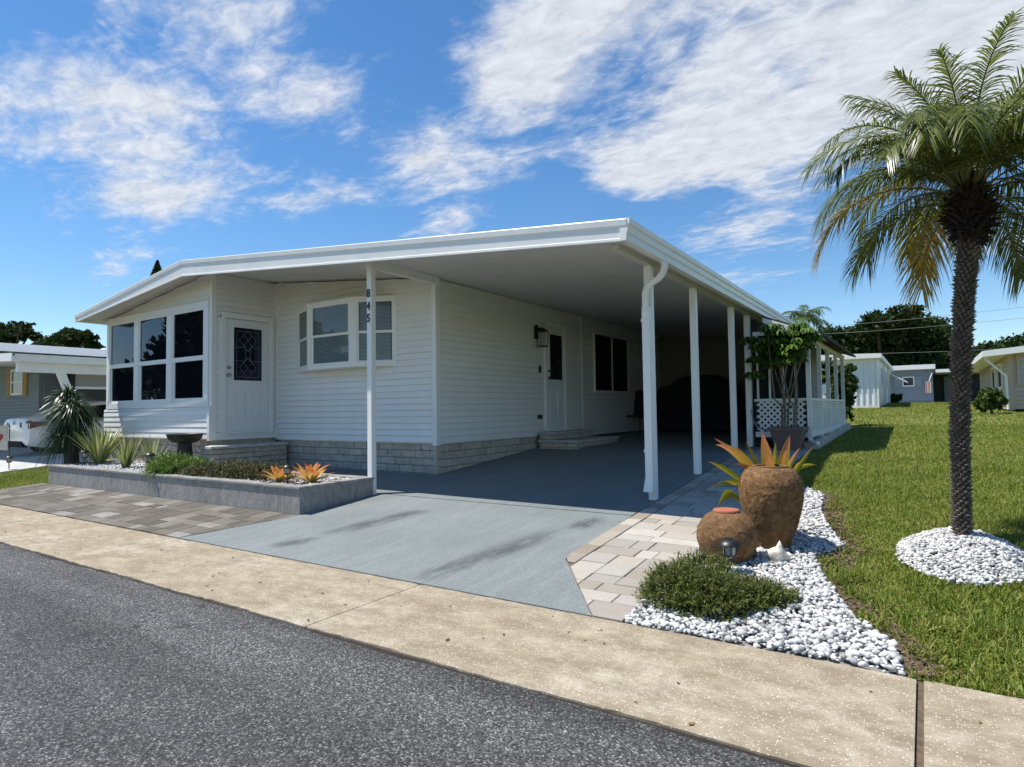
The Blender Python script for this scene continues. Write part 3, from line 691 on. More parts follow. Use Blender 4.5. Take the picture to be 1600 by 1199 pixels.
# beams and carport posts
obj('beam', MB().box(-6.285,-6.195,6.03,HY-.031,ceil(-6.2)-.11,ceil(-6.285)-.006), 'trim', home)
obj('beam', MB().box(-2.64,-2.56,RY0+.3,17.2,ceil(-2.6)-.065,ceil(-2.6)-.006), 'soffit', home)
def post(x, y, w=.088, zt=None, extra=None):
    z0 = gz(y)-.02; zt = zt or ceil(x)-.066; mb = MB(); h = w/2; c = .006
    ring = [(-h+c,-h),(h-c,-h),(h,-h+c),(h,h-c),(h-c,h),(-h+c,h),(-h,h-c),(-h,-h+c)]
    mb.prism([(x+a,y+b,z0) for a,b in ring],(0,0,zt-z0))
    return obj('carport_post', mb, 'trim', home)
pL = post(-6.24,5.98,zt=ceil(-6.24)-.115)
obj('bracket', MB().box(-6.30,-6.18,5.925,6.035,ceil(-6.2)-.115,ceil(-6.3)-.008), 'trim', pL)
p1 = post(-2.60,6.82); p2 = post(-2.60,8.49); p3 = post(-2.60,10.5); p4 = post(-2.60,11.62,.10)
# house number on the front post
for ch, pz in (('8',2.86),('4',2.685),('5',2.52)):
    cu = bpy.data.curves.new('digit','FONT'); cu.body = ch; cu.size = .155; cu.extrude = .004; cu.offset = .0035; cu.align_x = 'CENTER'
    tmp = bpy.data.objects.new('tmp', cu); COL.objects.link(tmp); bpy.context.view_layer.update()
    dg = bpy.context.evaluated_depsgraph_get(); me = bpy.data.meshes.new_from_object(tmp.evaluated_get(dg)); bpy.data.objects.remove(tmp)
    w = woff(pL); me.transform(Matrix.Translation(Vector((-6.243,5.98-.0495,pz))-w) @ Matrix.Rotation(R(90),4,'X') @ Matrix.Scale(.86,4,(1,0,0)))
    me.materials.clear(); me.materials.append(MAT['black']); o = link('house_number', me, None, pL)
# downspout at the second post
gx = RXR-.02
mb = MB().tube([(gx,6.66,2.93),(gx,6.66,2.86),(gx-.02,6.66,2.80),(gx-.08,6.675,2.745),(gx-.17,6.69,2.71),(gx-.225,6.70,2.67),(gx-.25,6.71,2.60),(gx-.25,6.71,2.4)],.040,10)
ds = obj('downspout', mb, 'trim', home, smooth=True)
obj('pipe', MB().box(-2.645,-2.56,6.700,6.772,.46,2.45), 'trim', ds)
for z in (2.28,.80): obj('strap', MB().box(-2.652,-2.553,6.69,6.775,z,z+.035), 'trim', ds)
obj('outlet', MB().hexa([(-2.66,6.66,.36),(-2.55,6.66,.36),(-2.55,6.772,.36),(-2.66,6.772,.36)],[(-2.648,6.695,.50),(-2.557,6.695,.50),(-2.557,6.774,.50),(-2.648,6.774,.50)]), 'trim', ds)

# ---- windows and doors
def frame(mb, ax, n0, n1, a0, a1, z0, z1, w, mids=(), midz=()):
    def bx(A0,A1,Z0,Z1):
        lo, hi = min(n0,n1), max(n0,n1)
        mb.box(A0,A1,lo,hi,Z0,Z1) if ax=='x' else mb.box(lo,hi,A0,A1,Z0,Z1)
    bx(a0,a0+w,z0,z1); bx(a1-w,a1,z0,z1); bx(a0+w,a1-w,z1-w,z1); bx(a0+w,a1-w,z0,z0+w)
    return mb
def rect(ax, n, a0, a1, z0, z1, th=.006):
    return MB().box(a0,a1,n-th,n+th,z0,z1) if ax=='x' else MB().box(n-th,n+th,a0,a1,z0,z1)
# sunroom: three double-hung windows
F0 = BY-.052
wf = obj('window_surround', MB().box(BL+.061,BX-.051,F0,BY-.002,3.19,3.29).box(BL+.061,BX-.051,F0,BY-.002,1.431,1.515), 'trim', home)
for i,(a0,a1) in enumerate(((-13.90,-12.915),(-12.715,-11.70),(-11.49,-10.475))):
    win = obj('window', frame(MB(),'x',F0+.004,BY-.001,a0-.03,a1+.03,1.517,3.188,.03), 'trim', home)
    obj('sash', frame(MB(),'x',F0+.012,BY-.002,a0,a1,2.30,3.158,.022), 'trim', win); obj('sash', frame(MB(),'x',F0+.024,BY-.002,a0,a1,1.547,2.299,.045), 'trim', win)
    obj('pane', rect('x',F0+.030,a0+.02,a1-.02,2.32,3.14,.003), 'glassdark', win); obj('pane', rect('x',F0+.040,a0+.04,a1-.04,1.59,2.26,.003), 'glassdark', win)
    obj('rail', MB().box(a0,a1,F0+.002,F0+.03,2.255,2.335), 'trim', win)
for a0,a1 in ((-14.0,-13.931),(-12.884,-12.746),(-11.669,-11.521),(-10.444,-10.326)): obj('mullion', MB().box(a0,a1,F0-.002,BY-.001,1.516,3.189), 'trim', wf)
# entry door on the side of the sunroom
D0, D1, Z0, Z1 = 6.29, 7.245, .972, 3.05
dr = obj('door', MB().box(BX+.0,BX+.030,D0+.056,D1-.056,Z0+.018,Z1-.06), 'door', home)
obj('door_gap', MB().box(BX+.0,BX+.004,D0+.044,D1-.044,Z0+.005,Z1-.047), 'mortar', dr)
obj('door_frame', MB().box(BX+.0,BX+.055,D0-.05,D0+.043,Z0,Z1).box(BX+.0,BX+.055,D1-.043,D1+.05,Z0,Z1).box(BX+.0,BX+.056,D0-.05,D1+.05,Z1-.046,Z1+.05), 'trim', dr)
obj('threshold', MB().box(BX+.0,BX+.08,D0-.05,D1+.05,Z0-.022,Z0+.01), 'trim', dr)
g0,g1,h0,h1 = 6.49,7.05,1.90,2.85
obj('glass_frame', frame(MB(),'y',BX+.03,BX+.045,g0-.035,g1+.035,h0-.035,h1+.035,.034), 'door', dr)
gp = obj('pane', rect('y',BX+.034,g0,g1,h0,h1,.003), 'glassdark', dr)
mb = MB(); gx_ = BX+.0395; cy = (g0+g1)/2; cz = (h0+h1)/2
def came(a,b): mb.tube([(gx_,a[0],a[1]),(gx_,b[0],b[1])],.003,5)
i_ = .06
for a,b in (((g0+i_,h0+i_),(g1-i_,h0+i_)),((g0+i_,h1-i_),(g1-i_,h1-i_)),((g0+i_,h0+i_),(g0+i_,h1-i_)),((g1-i_,h0+i_),(g1-i_,h1-i_)),
            ((g0,cz+.12),(cy-.09,cz+.12)),((g0,cz-.12),(cy-.09,cz-.12)),((g1,cz+.12),(cy+.09,cz+.12)),((g1,cz-.12),(cy+.09,cz-.12)),
            ((cy-.05,cz-.1),(cy-.05,cz+.1)),((cy+.05,cz-.1),(cy+.05,cz+.1))): came(a,b)
def diamond(y,z,ry,rz):
    q = [(y,z+rz),(y+ry,z),(y,z-rz),(y-ry,z)]
    for k in range(4): came(q[k],q[(k+1)%4])
for s in (1,-1):
    diamond(cy,cz+s*.25,.17,.19); diamond(cy,cz+s*.15,.09,.10); came((cy-.085,cz+s*.25+.095),(cy+.085,cz+s*.25-.095)); came((cy+.085,cz+s*.25+.095),(cy-.085,cz+s*.25-.095)); came((cy-.05,cz+s*.1),(cy-.10,cz+s*.16)); came((cy+.05,cz+s*.1),(cy+.10,cz+s*.16))
obj('leaded_pattern', mb, 'lead', gp)
def panelmould(mb, ax, n, a0,a1,z0,z1,w=.028,f=1):
    frame(mb,ax,n,n+.009*f,a0,a1,z0,z1,w*.45); bx = (a0+w,a1-w,z0+w,z1-w)
    if ax=='y': mb.box(min(n,n+.011*f),max(n,n+.011*f),bx[0],bx[1],bx[2],bx[3])
    return mb
for a0,a1 in ((6.51,6.72),(6.83,7.04)): obj('door_panel', panelmould(MB(),'y',BX+.030,a0,a1,1.20,1.69), 'door', dr)
def knob(x,y,z,r,parent,m='chrome'):
    mb = MB(); pr = [(.018+r*.5,0),(.018+r*.5,.006),(.011,.010),(.011,.024),(r*.8,.032),(r,.045),(r*.8,.06),(.001,.066)]
    for (rr_,h) in pr:
        for j in range(14): t = 2*math.pi*j/14; mb.v.append((x+h,y+rr_*math.cos(t),z+rr_*math.sin(t)))
    mb.f = [(i*14+j,i*14+(j+1)%14,(i+1)*14+(j+1)%14,(i+1)*14+j) for i in range(7) for j in range(14)]
    return obj('door_knob', mb, m, parent, smooth=True)
knob(BX+.030,6.392,2.12,.026,dr); knob(BX+.030,6.392,1.985,.032,dr)
# carport door
D0, D1, Z0, Z1 = 10.74, 11.54, .93, 3.02
d2 = obj('door', MB().box(HX+.0,HX+.030,D0+.056,D1-.056,Z0+.018,Z1-.06), 'door', home)
obj('door_gap', MB().box(HX+.0,HX+.004,D0+.044,D1-.044,Z0+.005,Z1-.047), 'mortar', d2)
obj('door_frame', MB().box(HX,HX+.055,D0-.05,D0+.043,Z0-.06,Z1).box(HX,HX+.055,D1-.043,D1+.05,Z0-.06,Z1).box(HX,HX+.056,D0-.05,D1+.05,Z1-.046,Z1+.05), 'trim', d2)
obj('threshold', MB().box(HX,HX+.07,D0-.0,D1+.0,Z0-.07,Z0+.01), 'trim', d2)
obj('glass_frame', frame(MB(),'y',HX+.03,HX+.045,10.85,11.43,1.87,2.86,.034), 'door', d2)
obj('pane', rect('y',HX+.034,10.885,11.395,1.905,2.825,.003), 'glassdark', d2)
for a0,a1 in ((10.86,11.10),(11.18,11.42)): obj('door_panel', panelmould(MB(),'y',HX+.030,a0,a1,1.10,1.70), 'door', d2)
knob(HX+.030,10.82,2.07,.024,d2,'black'); knob(HX+.030,10.82,1.93,.03,d2,'black')
# carport window, two dark lights
win = obj('window', frame(MB(),'y',HX,HX+.05,12.92,14.90,1.68,3.07,.045).box(HX,HX+.045,13.88,13.94,1.725,3.025), 'trim', home)
obj('pane', rect('y',HX+.030,12.965,13.88,1.725,3.025,.003), 'glassdark', win); obj('pane', rect('y',HX+.030,13.94,14.855,1.725,3.025,.003), 'glassdark', win)
# bay window on the front wall
YB = 7.06; XA, XB_, XC, XD = -9.63, -8.93, -7.79, -7.12
bay = obj('bay_window', MB().prism([(XA,HY-.02,2.045),(XB_,YB,2.045),(XC,YB,2.045),(XD,HY-.02,2.045)],(0,0,.07)).prism([(XA-.01,HY-.02,3.14),(XB_-.01,YB-.015,3.14),(XC+.01,YB-.015,3.14),(XD+.01,HY-.02,3.14)],(0,0,.06)), 'trim', home)
def seg(p, q, z0, z1, th, mat, name, parent, out=0):
    p, q = Vector((*p,0)), Vector((*q,0)); d = (q-p).normalized(); n = Vector((d.y,-d.x,0)); a = p+n*out; b = q+n*out
    return obj(name, MB().prism([(a.x,a.y,z0),(b.x,b.y,z0),(b.x-n.x*th,b.y-n.y*th,z0),(a.x-n.x*th,a.y-n.y*th,z0)],(0,0,z1-z0)), mat, parent)
def lerp(p,q,t): return (p[0]+(q[0]-p[0])*t, p[1]+(q[1]-p[1])*t)
A_,B_,C_,D_ = (XA,HY-.02),(XB_,YB),(XC,YB),(XD,HY-.02)
zz0, zz1 = 2.115, 3.14
for p,q,cuts in ((A_,B_,[(0,.06),(.90,1)]),(B_,C_,[(0,.06),(.93,1)]),(C_,D_,[(0,.08),(.93,1)])):
    for a,b in cuts: seg(lerp(p,q,a),lerp(p,q,b),zz0,zz1,.06,'trim','jamb',bay)
def lights(p, q, a, b, screen=False):
    l, r = lerp(p,q,a), lerp(p,q,b)
    for z0,z1,o in ((zz0,2.625,-.016),(2.605,zz1,-.004)):
        for u,v in ((0,.05),(.95,1)): seg(lerp(l,r,u),lerp(l,r,v),z0+.03,z1-.03,.02,'trim','sash',bay,o-.001)
        seg(l,r,z0,z0+.03,.022,'trim','sash',bay,o); seg(l,r,z1-.03,z1,.022,'trim','sash',bay,o)
        seg(lerp(l,r,.05),lerp(l,r,.95),z0+.03,z1-.03,.004,'glass','pane',bay,o-.010)
    mb = MB(); z = zz0+.03; P0,P1 = Vector((*lerp(l,r,.03),0)),Vector((*lerp(l,r,.97),0)); d = (P1-P0).normalized(); n = Vector((d.y,-d.x,0))
    while z < zz1-.02:
        mb.hexa([P0-n*.034+Vector((0,0,z)),P1-n*.034+Vector((0,0,z)),P1-n*.046+Vector((0,0,z+.0165)),P0-n*.046+Vector((0,0,z+.0165))],[P0-n*.034+Vector((0,0,z+.002)),P1-n*.034+Vector((0,0,z+.002)),P1-n*.046+Vector((0,0,z+.0185)),P0-n*.046+Vector((0,0,z+.0185))]); z += .022
    obj('blind', mb, 'blind', bay)
lights(A_,B_,.06,.90); lights(B_,C_,.06,.93); lights(C_,D_,.08,.93)
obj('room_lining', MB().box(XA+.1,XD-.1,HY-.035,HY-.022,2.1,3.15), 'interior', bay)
obj('drip_edge', MB().box(HX-.62,HX-.10,HY-.024,HY-.021,2.0,2.03), 'trim', bay) if False else None
# back wall of the carport with a store door
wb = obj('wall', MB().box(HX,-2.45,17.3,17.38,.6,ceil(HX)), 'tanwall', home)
obj('door', frame(MB().box(-3.62,-2.86,17.26,17.30,.78,2.80),'x',17.24,17.30,-3.68,-2.80,.76,2.86,.06), 'door', home)

# ---- steps
def stepblock(name, loc, label, x0,x1,y0,y1,ztop,zbot,capo=.03,seed=1,faces='xy'):
    t = thing(name, loc, label, 'steps')
    core = obj('core', MB().box(x0+.01,x1-.045,y0+.045,y1-.01,zbot-.05,ztop-.05), 'mortar', t)
    bricks(core,'y',x1-.01,y0+.01,y1-.01,zbot,ztop-.052,1,seed=seed,h=.088); bricks(core,'x',y0+.01,x0+.01,x1-.02,zbot,ztop-.052,-1,seed=seed+1,h=.088)
    n = max(2,round((y1-y0)/.4))
    for i in range(n):
        a = y0-capo+(y1-y0+capo)*i/n; b = y0-capo+(y1-y0+capo)*(i+1)/n-.006
        mb = MB().tilebox([(x0,a),(x1+capo,a),(x1+capo,b),(x0,b)],.048,ztop,.012); obj('cap_stone', mb, 'cap', t)
    return t
stepblock('brick_step',(-10.05,6.6,.3),'grey block step with pale cap below the leaded glass front door',BX+.05,-9.87,5.87,7.35,.765,.40,seed=21)
t = stepblock('brick_step',(-6,11,.55),'low double block step under the carport door',HX+.06,-5.42,10.35,12.25,.715,.52,seed=31)
core = obj('upper_step', MB().box(HX+.07,-5.95,10.40,12.05,.716,.80), 'mortar', t)
bricks(core,'y',-5.915,10.38,12.06,.70,.812,1,seed=41,h=.095); bricks(core,'x',10.385,HX+.07,-5.93,.70,.812,-1,seed=42,h=.095)
for i in range(4): obj('cap_stone', MB().tilebox([(HX+.06,10.34+.44*i),(-5.88,10.34+.44*i),(-5.88,10.774+.44*i),(HX+.06,10.774+.44*i)],.048,.862,.012), 'cap', t)

# ---- things fixed to the carport wall
def lantern(loc, label):
    t = thing('wall_lantern', loc, label, 'wall lamp'); x,y,z = loc
    obj('back_plate', MB().prism([(x,y-.065,z-.02),(x,y+.065,z-.02),(x,y+.065,z+.22),(x,y+.03,z+.26),(x,y-.03,z+.26),(x,y-.065,z+.22)],(.022,0,0)), 'black', t)
    obj('arm', MB().tube([(x+.02,y,z+.16),(x+.08,y,z+.19),(x+.15,y,z+.18)],.014,8), 'black', t, smooth=True)
    c = Vector((x+.15,y,0))
    obj('cap', MB().hexa([(c.x-.10,y-.10,z+.11),(c.x+.10,y-.10,z+.11),(c.x+.10,y+.10,z+.11),(c.x-.10,y+.10,z+.11)],[(c.x-.035,y-.035,z+.18),(c.x+.035,y-.035,z+.18),(c.x+.035,y+.035,z+.18),(c.x-.035,y+.035,z+.18)]), 'black', t)
    mb = MB()
    for sx in (-1,1):
        for sy in (-1,1): mb.tube([(c.x+sx*.088,y+sy*.088,z+.11),(c.x+sx*.075,y+sy*.075,z-.17)],.008,6)
    mb.box(c.x-.082,c.x+.082,y-.082,y+.082,z-.185,z-.165); obj('cage', mb, 'black', t)
    obj('glass', MB().hexa([(c.x-.070,y-.070,z-.164),(c.x+.070,y-.070,z-.164),(c.x+.070,y+.070,z-.164),(c.x-.070,y+.070,z-.164)],[(c.x-.082,y-.082,z+.108),(c.x+.082,y-.082,z+.108),(c.x+.082,y+.082,z+.108),(c.x-.082,y+.082,z+.108)]), 'glass', t)
lantern((HX+.022,10.38,2.70),'black square wall lantern beside the carport door')
t = thing('doorbell',(HX+.022,10.50,2.02),'small dark video doorbell on white siding below the wall lantern','doorbell')
obj('case', MB().prism([(HX+.02,10.47,2.02),(HX+.02,10.53,2.02),(HX+.02,10.535,2.03),(HX+.02,10.535,2.15),(HX+.02,10.53,2.16),(HX+.02,10.47,2.16),(HX+.02,10.465,2.15),(HX+.02,10.465,2.03)],(.025,0,0)), 'black', t); bt_ = obj('button', MB().lathe([(.018,0),(.018,.004),(.001,.006)],(0,0,0),14), 'lampglass', t, world=False); bt_.location = (.024,0,.035); bt_.rotation_euler = (0,R(90),0)
t = thing('outlet_box',(HX+.02,10.46,1.12),'dark outlet cover low on the siding left of the carport door','outlet')
obj('cover', MB().hexa([(HX+.018,10.39,1.11),(HX+.018,10.53,1.11),(HX+.018,10.53,1.20),(HX+.018,10.39,1.20)],[(HX+.06,10.405,1.12),(HX+.06,10.515,1.12),(HX+.06,10.515,1.19),(HX+.06,10.405,1.19)]), 'black', t); obj('lid', MB().box(HX+.061,HX+.068,10.41,10.51,1.14,1.188), 'black', t)
# ================================================================ side porch
porch = thing('side_porch', (-2.05,14.4,.66), 'narrow lattice and louvre side porch with dark roof beyond the carport', 'porch')
PXR, PYF, PYE = -1.62, 11.60, 17.2
obj('floor', MB().box(-2.5,PXR+.02,PYF-.02,PYE,.76,.82), 'trim', porch)
def ppost(x,y,z1,w=.07): return obj('porch_post', MB().box(x-w/2,x+w/2,y-w/2,y+w/2,.70,z1), 'trim', porch)
PYS = [PYF,12.95,14.2,15.6,17.0]
for y in PYS: ppost(PXR,y,2.42)
for x in (-2.44,-2.24,-2.02,-1.82): obj('mullion', MB().box(x-.016,x+.016,PYF-.018,PYF+.018,1.435,2.55), 'trim', porch)
obj('rail', MB().box(-2.5,PXR-.036,PYF-.03,PYF+.03,1.385,1.43), 'trim', porch); obj('rail', MB().box(-2.5,PXR-.036,PYF-.025,PYF+.025,.80,.85), 'trim', porch)
mb = MB(); w = .036; x0,x1,z0,z1 = -2.49,PXR-.04,.851,1.384      # diagonal lattice strips in two crossed layers
for s,yy in ((1,-.006),(-1,.006)):
    c = x0-(z1-z0)
    while c < x1+(z1-z0):
        pts = []
        for q in (-w*.7,w*.7):
            pts.append([(c+q+ (t if s>0 else (z1-z0)-t), z0+t) for t in np.linspace(0,z1-z0,40)])
        a = [i for i in range(40) if x0 <= pts[0][i][0] and pts[1][i][0] <= x1]
        if len(a) > 2:
            i,j = a[0],a[-1]; p = [pts[0][i],pts[1][i],pts[1][j],pts[0][j]]
            mb.prism([(u,PYF+yy-.004,v) for u,v in p],(0,.008,0))
        c += .105
obj('lattice', mb, 'trim', porch)
obj('screen', MB().box(-2.5,PXR-.036,PYF+.020,PYF+.024,1.431,2.549), 'screen', porch)
obj('light_baffle', MB().box(-2.53,-2.47,PYF+.1,17.2,.7,2.85), 'interior', porch)  # added dark panel that keeps daylight out of the carport's far end
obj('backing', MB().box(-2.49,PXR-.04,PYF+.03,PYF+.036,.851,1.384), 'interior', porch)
for i in range(4):
    y0,y1 = PYS[i]+.036,PYS[i+1]-.036
    obj('rail', MB().box(PXR-.03,PXR+.03,y0,y1,1.385,1.43), 'trim', porch); obj('rail', MB().box(PXR-.025,PXR+.025,y0,y1,.80,.85), 'trim', porch)
    mb = MB(); z = .852
    while z < 1.37:
        mb.hexa([(PXR-.012,y0,z),(PXR+.016,y0,z-.008),(PXR+.016,y1,z-.008),(PXR-.012,y1,z)],[(PXR-.012,y0,z+.024),(PXR+.016,y0,z+.012),(PXR+.016,y1,z+.012),(PXR-.012,y1,z+.024)]); z += .036
    obj('louvre_panel', mb, 'trim', porch)
obj('header', MB().box(PXR-.035,PXR+.035,PYF-.035,PYE,2.42,2.50), 'trim', porch)
obj('header', MB().box(-2.5,PXR-.036,PYF-.03,PYF+.03,2.55,2.62), 'trim', porch)
obj('roof', MB().hexa([(-2.30,PYF-.12,2.84),(-1.36,PYF-.12,2.47),(-1.36,PYE+.3,2.47),(-2.30,PYE+.3,2.84)],[(-2.30,PYF-.12,2.885),(-1.36,PYF-.12,2.515),(-1.36,PYE+.3,2.515),(-2.30,PYE+.3,2.885)]), 'darkroof', porch)
obj('fascia', MB().hexa([(-2.30,PYF-.14,2.76),(-1.40,PYF-.14,2.405),(-1.40,PYF-.121,2.405),(-2.30,PYF-.121,2.76)],[(-2.30,PYF-.14,2.85),(-1.40,PYF-.14,2.495),(-1.40,PYF-.121,2.495),(-2.30,PYF-.121,2.85)]), 'trim', porch)
wl = obj('wall', MB().box(-2.9,-2.12,PYE-.06,PYE,.8,2.75), 'siding', porch); mb = MB(); boards(None,'x',PYE-.06,-2.9,-2.12,.82,2.7,-1,joined=mb); obj('siding', mb, 'siding', wl)
for i,y in enumerate(np.arange(PYF+.1,PYE,.42)): obj('footing_block', MB().tilebox([(PXR-.12,y),(PXR+.10,y),(PXR+.10,y+.36),(PXR-.12,y+.36)],.2,gz(y)+.10+.01*(i%3),.012), 'brick', porch)
mb = MB().tube([(-2.545,PYF-.07,1.25),(-2.52,PYF-.09,1.05),(-2.44,PYF-.10,.93),(-2.3,PYF-.09,.88),(-2.15,PYF-.09,.86)],.012,6); tag(obj('garden_hose', mb, 'bluesiding', smooth=True, base=(-2.4,PYF-.1,.66)),'thin grey hose looped on the porch corner post','hose')
# drain spout at the porch corner
t = thing('splash_spout',(-1.62,11.5,.60),'short white drain spout at the porch corner post foot','drain spout'); obj('pipe', MB().tube([(-1.62,11.53,.72),(-1.61,11.45,.70),(-1.50,11.36,.685)],.03,8), 'trim', t, smooth=True); obj('mouth', MB().tube([(-1.50,11.36,.685),(-1.47,11.335,.68)],.037,8), 'trim', t, smooth=True)

# tub and schefflera in front of the porch
t = thing('plant_tub',(-1.90,11.22,gz(11.22)),'weathered square tub in front of the white lattice','planter pot')
z = gz(11.22)
obj('body', MB().hexa([(-2.08,11.04,z),(-1.72,11.04,z),(-1.72,11.40,z),(-2.08,11.40,z)],[(-2.15,10.97,z+.34),(-1.65,10.97,z+.34),(-1.65,11.47,z+.34),(-2.15,11.47,z+.34)]), 'tub', t)
obj('rim', frame(MB(),'x',0,0,0,0,0,0,0) if False else MB().box(-2.175,-1.625,10.945,10.995,z+.32,z+.375).box(-2.175,-1.625,11.445,11.495,z+.32,z+.375).box(-2.175,-2.125,10.996,11.444,z+.32,z+.375).box(-1.675,-1.625,10.996,11.444,z+.32,z+.375), 'tub', t)
obj('soil', MB().box(-2.12,-1.68,11.0,11.44,z+.341,z+.355), 'soil', t)
sch = thing('schefflera',(-1.90,11.22,z+.35),'tall bare-stemmed umbrella plant with glossy green crown in the tub','plant')
rr = random.Random(5); tips = []
for i in range(9):
    a = rr.uniform(0,6.28); bx,by = -1.9+.12*math.cos(a),11.22+.12*math.sin(a); tx,ty,tz = -1.90+rr.uniform(-.30,.36),11.22+rr.uniform(-.3,.2),rr.uniform(2.25,2.66)
    mid = ((bx*.6+tx*.4)+rr.uniform(-.05,.05),(by*.6+ty*.4),1.5+rr.uniform(-.15,.15)); path_ = [(bx,by,z+.35),(bx+.02,by,z+.7),mid,(tx*.9+mid[0]*.1,ty,tz-.25),(tx,ty,tz)]
    obj('stem', MB().tube(path_,[.016,.015,.013,.011,.006],6), 'stem', sch, smooth=True); tips.append((tx,ty,tz)); tips.append((tx*.7+mid[0]*.3,ty,tz-.22))
    tips.append((tx+rr.uniform(-.12,.12),ty+rr.uniform(-.1,.1),tz-.1))
parts_ = []
for (x,y,zz) in tips + [(-2.35,11.1,2.1),(-2.42,11.15,1.85),(-2.3,11.05,2.3),(-2.45,11.1,2.45)]:
    for k in range(14):
        a = rr.uniform(0,6.28); c = np.array([x,y,zz]); e = rr.uniform(-.1,.7); pet = c+.10*np.array([math.cos(a)*math.cos(e),math.sin(a)*math.cos(e),math.sin(e)])
        n = 8; az = np.linspace(0,6.28,n,endpoint=False)+rr.random(); d = np.stack([np.cos(az),np.sin(az),np.full(n,-.15)],1)
        parts_.append(ribbons(np.repeat(pet[None],n,0),d,rng.uniform(.10,.16,n),.042,.5,2,side=np.cross(d,[0,0,1.]),prof=lambda t: math.sin(math.pi*min(.98,.12+.8*t))))
V,F,A = merge(parts_); objnp('foliage',V,F,'schef',sch,A)

# ================================================================ raised planter
PL0, PR0, PF, PB, PT = -13.2, -6.19, 4.775, 5.955, .43
pl_ = thing('raised_planter',(-9.7,5.3,.1),'long raised planter faced with grey tiles beside the paver patio','planter')
obj('core', MB().box(PL0+.02,PR0-.02,PF+.02,PF+.14,0,.40).box(PR0-.14,PR0-.02,PF+.141,PB-.02,0,.40).box(BX+.48,PR0-.141,PB-.12,PB-.02,0,.40).box(PL0+.02,PL0+.14,PF+.141,BY,0,.40), 'mortar', pl_)
def tiles(ax, plane, a0, a1, step, z0f, z1, face):
    n = round((a1-a0)/step); s = (a1-a0)/n
    for i in range(n):
        a,b = a0+i*s+.0015,a0+(i+1)*s-.0015; z0 = z0f
        lo = plane-face*.018; mb = MB()
        mb.box(a,b,min(lo,plane),max(lo,plane),z0,z1) if ax=='x' else mb.box(min(lo,plane),max(lo,plane),a,b,z0,z1)
        obj('tile', mb, 'tile', pl_)
tiles('x',PF,PL0,PR0,.405,.06,.400,-1); tiles('y',PR0,PF+.003,PB,.40,.06,.400,1); tiles('y',PL0,PF+.003,BY-.05,.40,.06,.400,-1); tiles('x',PB,BX+.5,PR0-.02,.405,.2,.400,1)
def caps(ax, c, a0, a1, step, w=.165):
    n = round((a1-a0)/step); s = (a1-a0)/n; rr = random.Random(n)
    for i in range(n):
        a,b = a0+i*s+.002,a0+(i+1)*s-.002; q = [(a,c-w/2),(b,c-w/2),(b,c+w/2),(a,c+w/2)] if ax=='x' else [(c-w/2,a),(c+w/2,a),(c+w/2,b),(c-w/2,b)]
        obj('cap_stone', MB().tilebox(q,.030,PT+rr.uniform(-.003,.003),.008), 'capgrey', pl_)
caps('x',PF+.062,PL0-.02,PR0+.018,.37); caps('y',PR0-.064,PF+.147,PB+.01,.37); caps('x',PB-.066,BX+.5,PR0-.149,.37); caps('y',PL0+.062,PF+.147,BY-.06,.37)
obj('soil', MB().box(PL0+.14,PR0-.14,PF+.14,PB-.12,.2,.385).box(PL0+.14,BX+.45,PB-.119,BY+.03,.2,.385), 'soil', pl_)
P_ = np.stack([rng.uniform(PL0+.16,-6.36,5200),rng.uniform(PF+.15,BY,5200)],1)
P_ = P_[(P_[:,1] < PB-.14) | (P_[:,0] < BX+.4)]
V,F,A = pebbles(np.column_stack([P_,np.full(len(P_),.398)+rng.uniform(-.006,.012,len(P_))]), rng.uniform(.03,.055,len(P_)))
tag(objnp('white_gravel',V,F,'pebble',None,A,True,base=(-9.7,5.3,.4)),'white pebbles covering the raised planter bed','gravel',kind='stuff')

def tuft(name, loc, label, cat, n, L, w, mat, spread=.5, droop=.3, seg=4, part='leaf_blades', rad=.05, elev=(.6,1.5), prof=None, group=None, separate=False):
    t = thing(name, loc, label, cat, group); az = rng.uniform(0,6.28,n); el = rng.uniform(*elev,n)
    d = np.stack([np.cos(az)*np.cos(el),np.sin(az)*np.cos(el),np.sin(el)],1); b = np.array(loc)+np.stack([np.cos(az)*rad*rng.random(n),np.sin(az)*rad*rng.random(n),np.zeros(n)],1)
    LL = rng.uniform(L*.6,L,n); prof = prof or (lambda t: min(1,.75+t)*(1-t)**.5)
    if separate:
        for i in range(n):
            V,F,A = ribbons(b[i:i+1],d[i:i+1],LL[i:i+1],w,droop*rng.uniform(.5,1.3),seg,prof=prof,side=np.cross(d[i:i+1],[0,0,1.]))
            objnp('leaf',V,F,mat,t,A,True)
    else:
        V,F,A = ribbons(b,d,LL,rng.uniform(w*.7,w,n),droop*rng.uniform(.4,1.4,n),seg,prof=prof); objnp(part,V,F,mat,t,A)
    return t
tuft('iris_plant',(-12.70,5.40,.39),'tall clump of striped strap leaves, biggest of three by the sunroom','plant',85,1.08,.055,'iris',droop=.22,elev=(.9,1.5),separate=True)
tuft('iris_plant',(-11.35,5.22,.39),'middle clump of striped strap leaves in the planter','plant',40,.78,.05,'iris',droop=.22,elev=(1.0,1.5),separate=True)
tuft('iris_plant',(-10.62,5.28,.39),'thin sparse clump of striped strap leaves left of the birdbath','plant',20,.74,.045,'iris',droop=.2,elev=(1.05,1.5),separate=True)
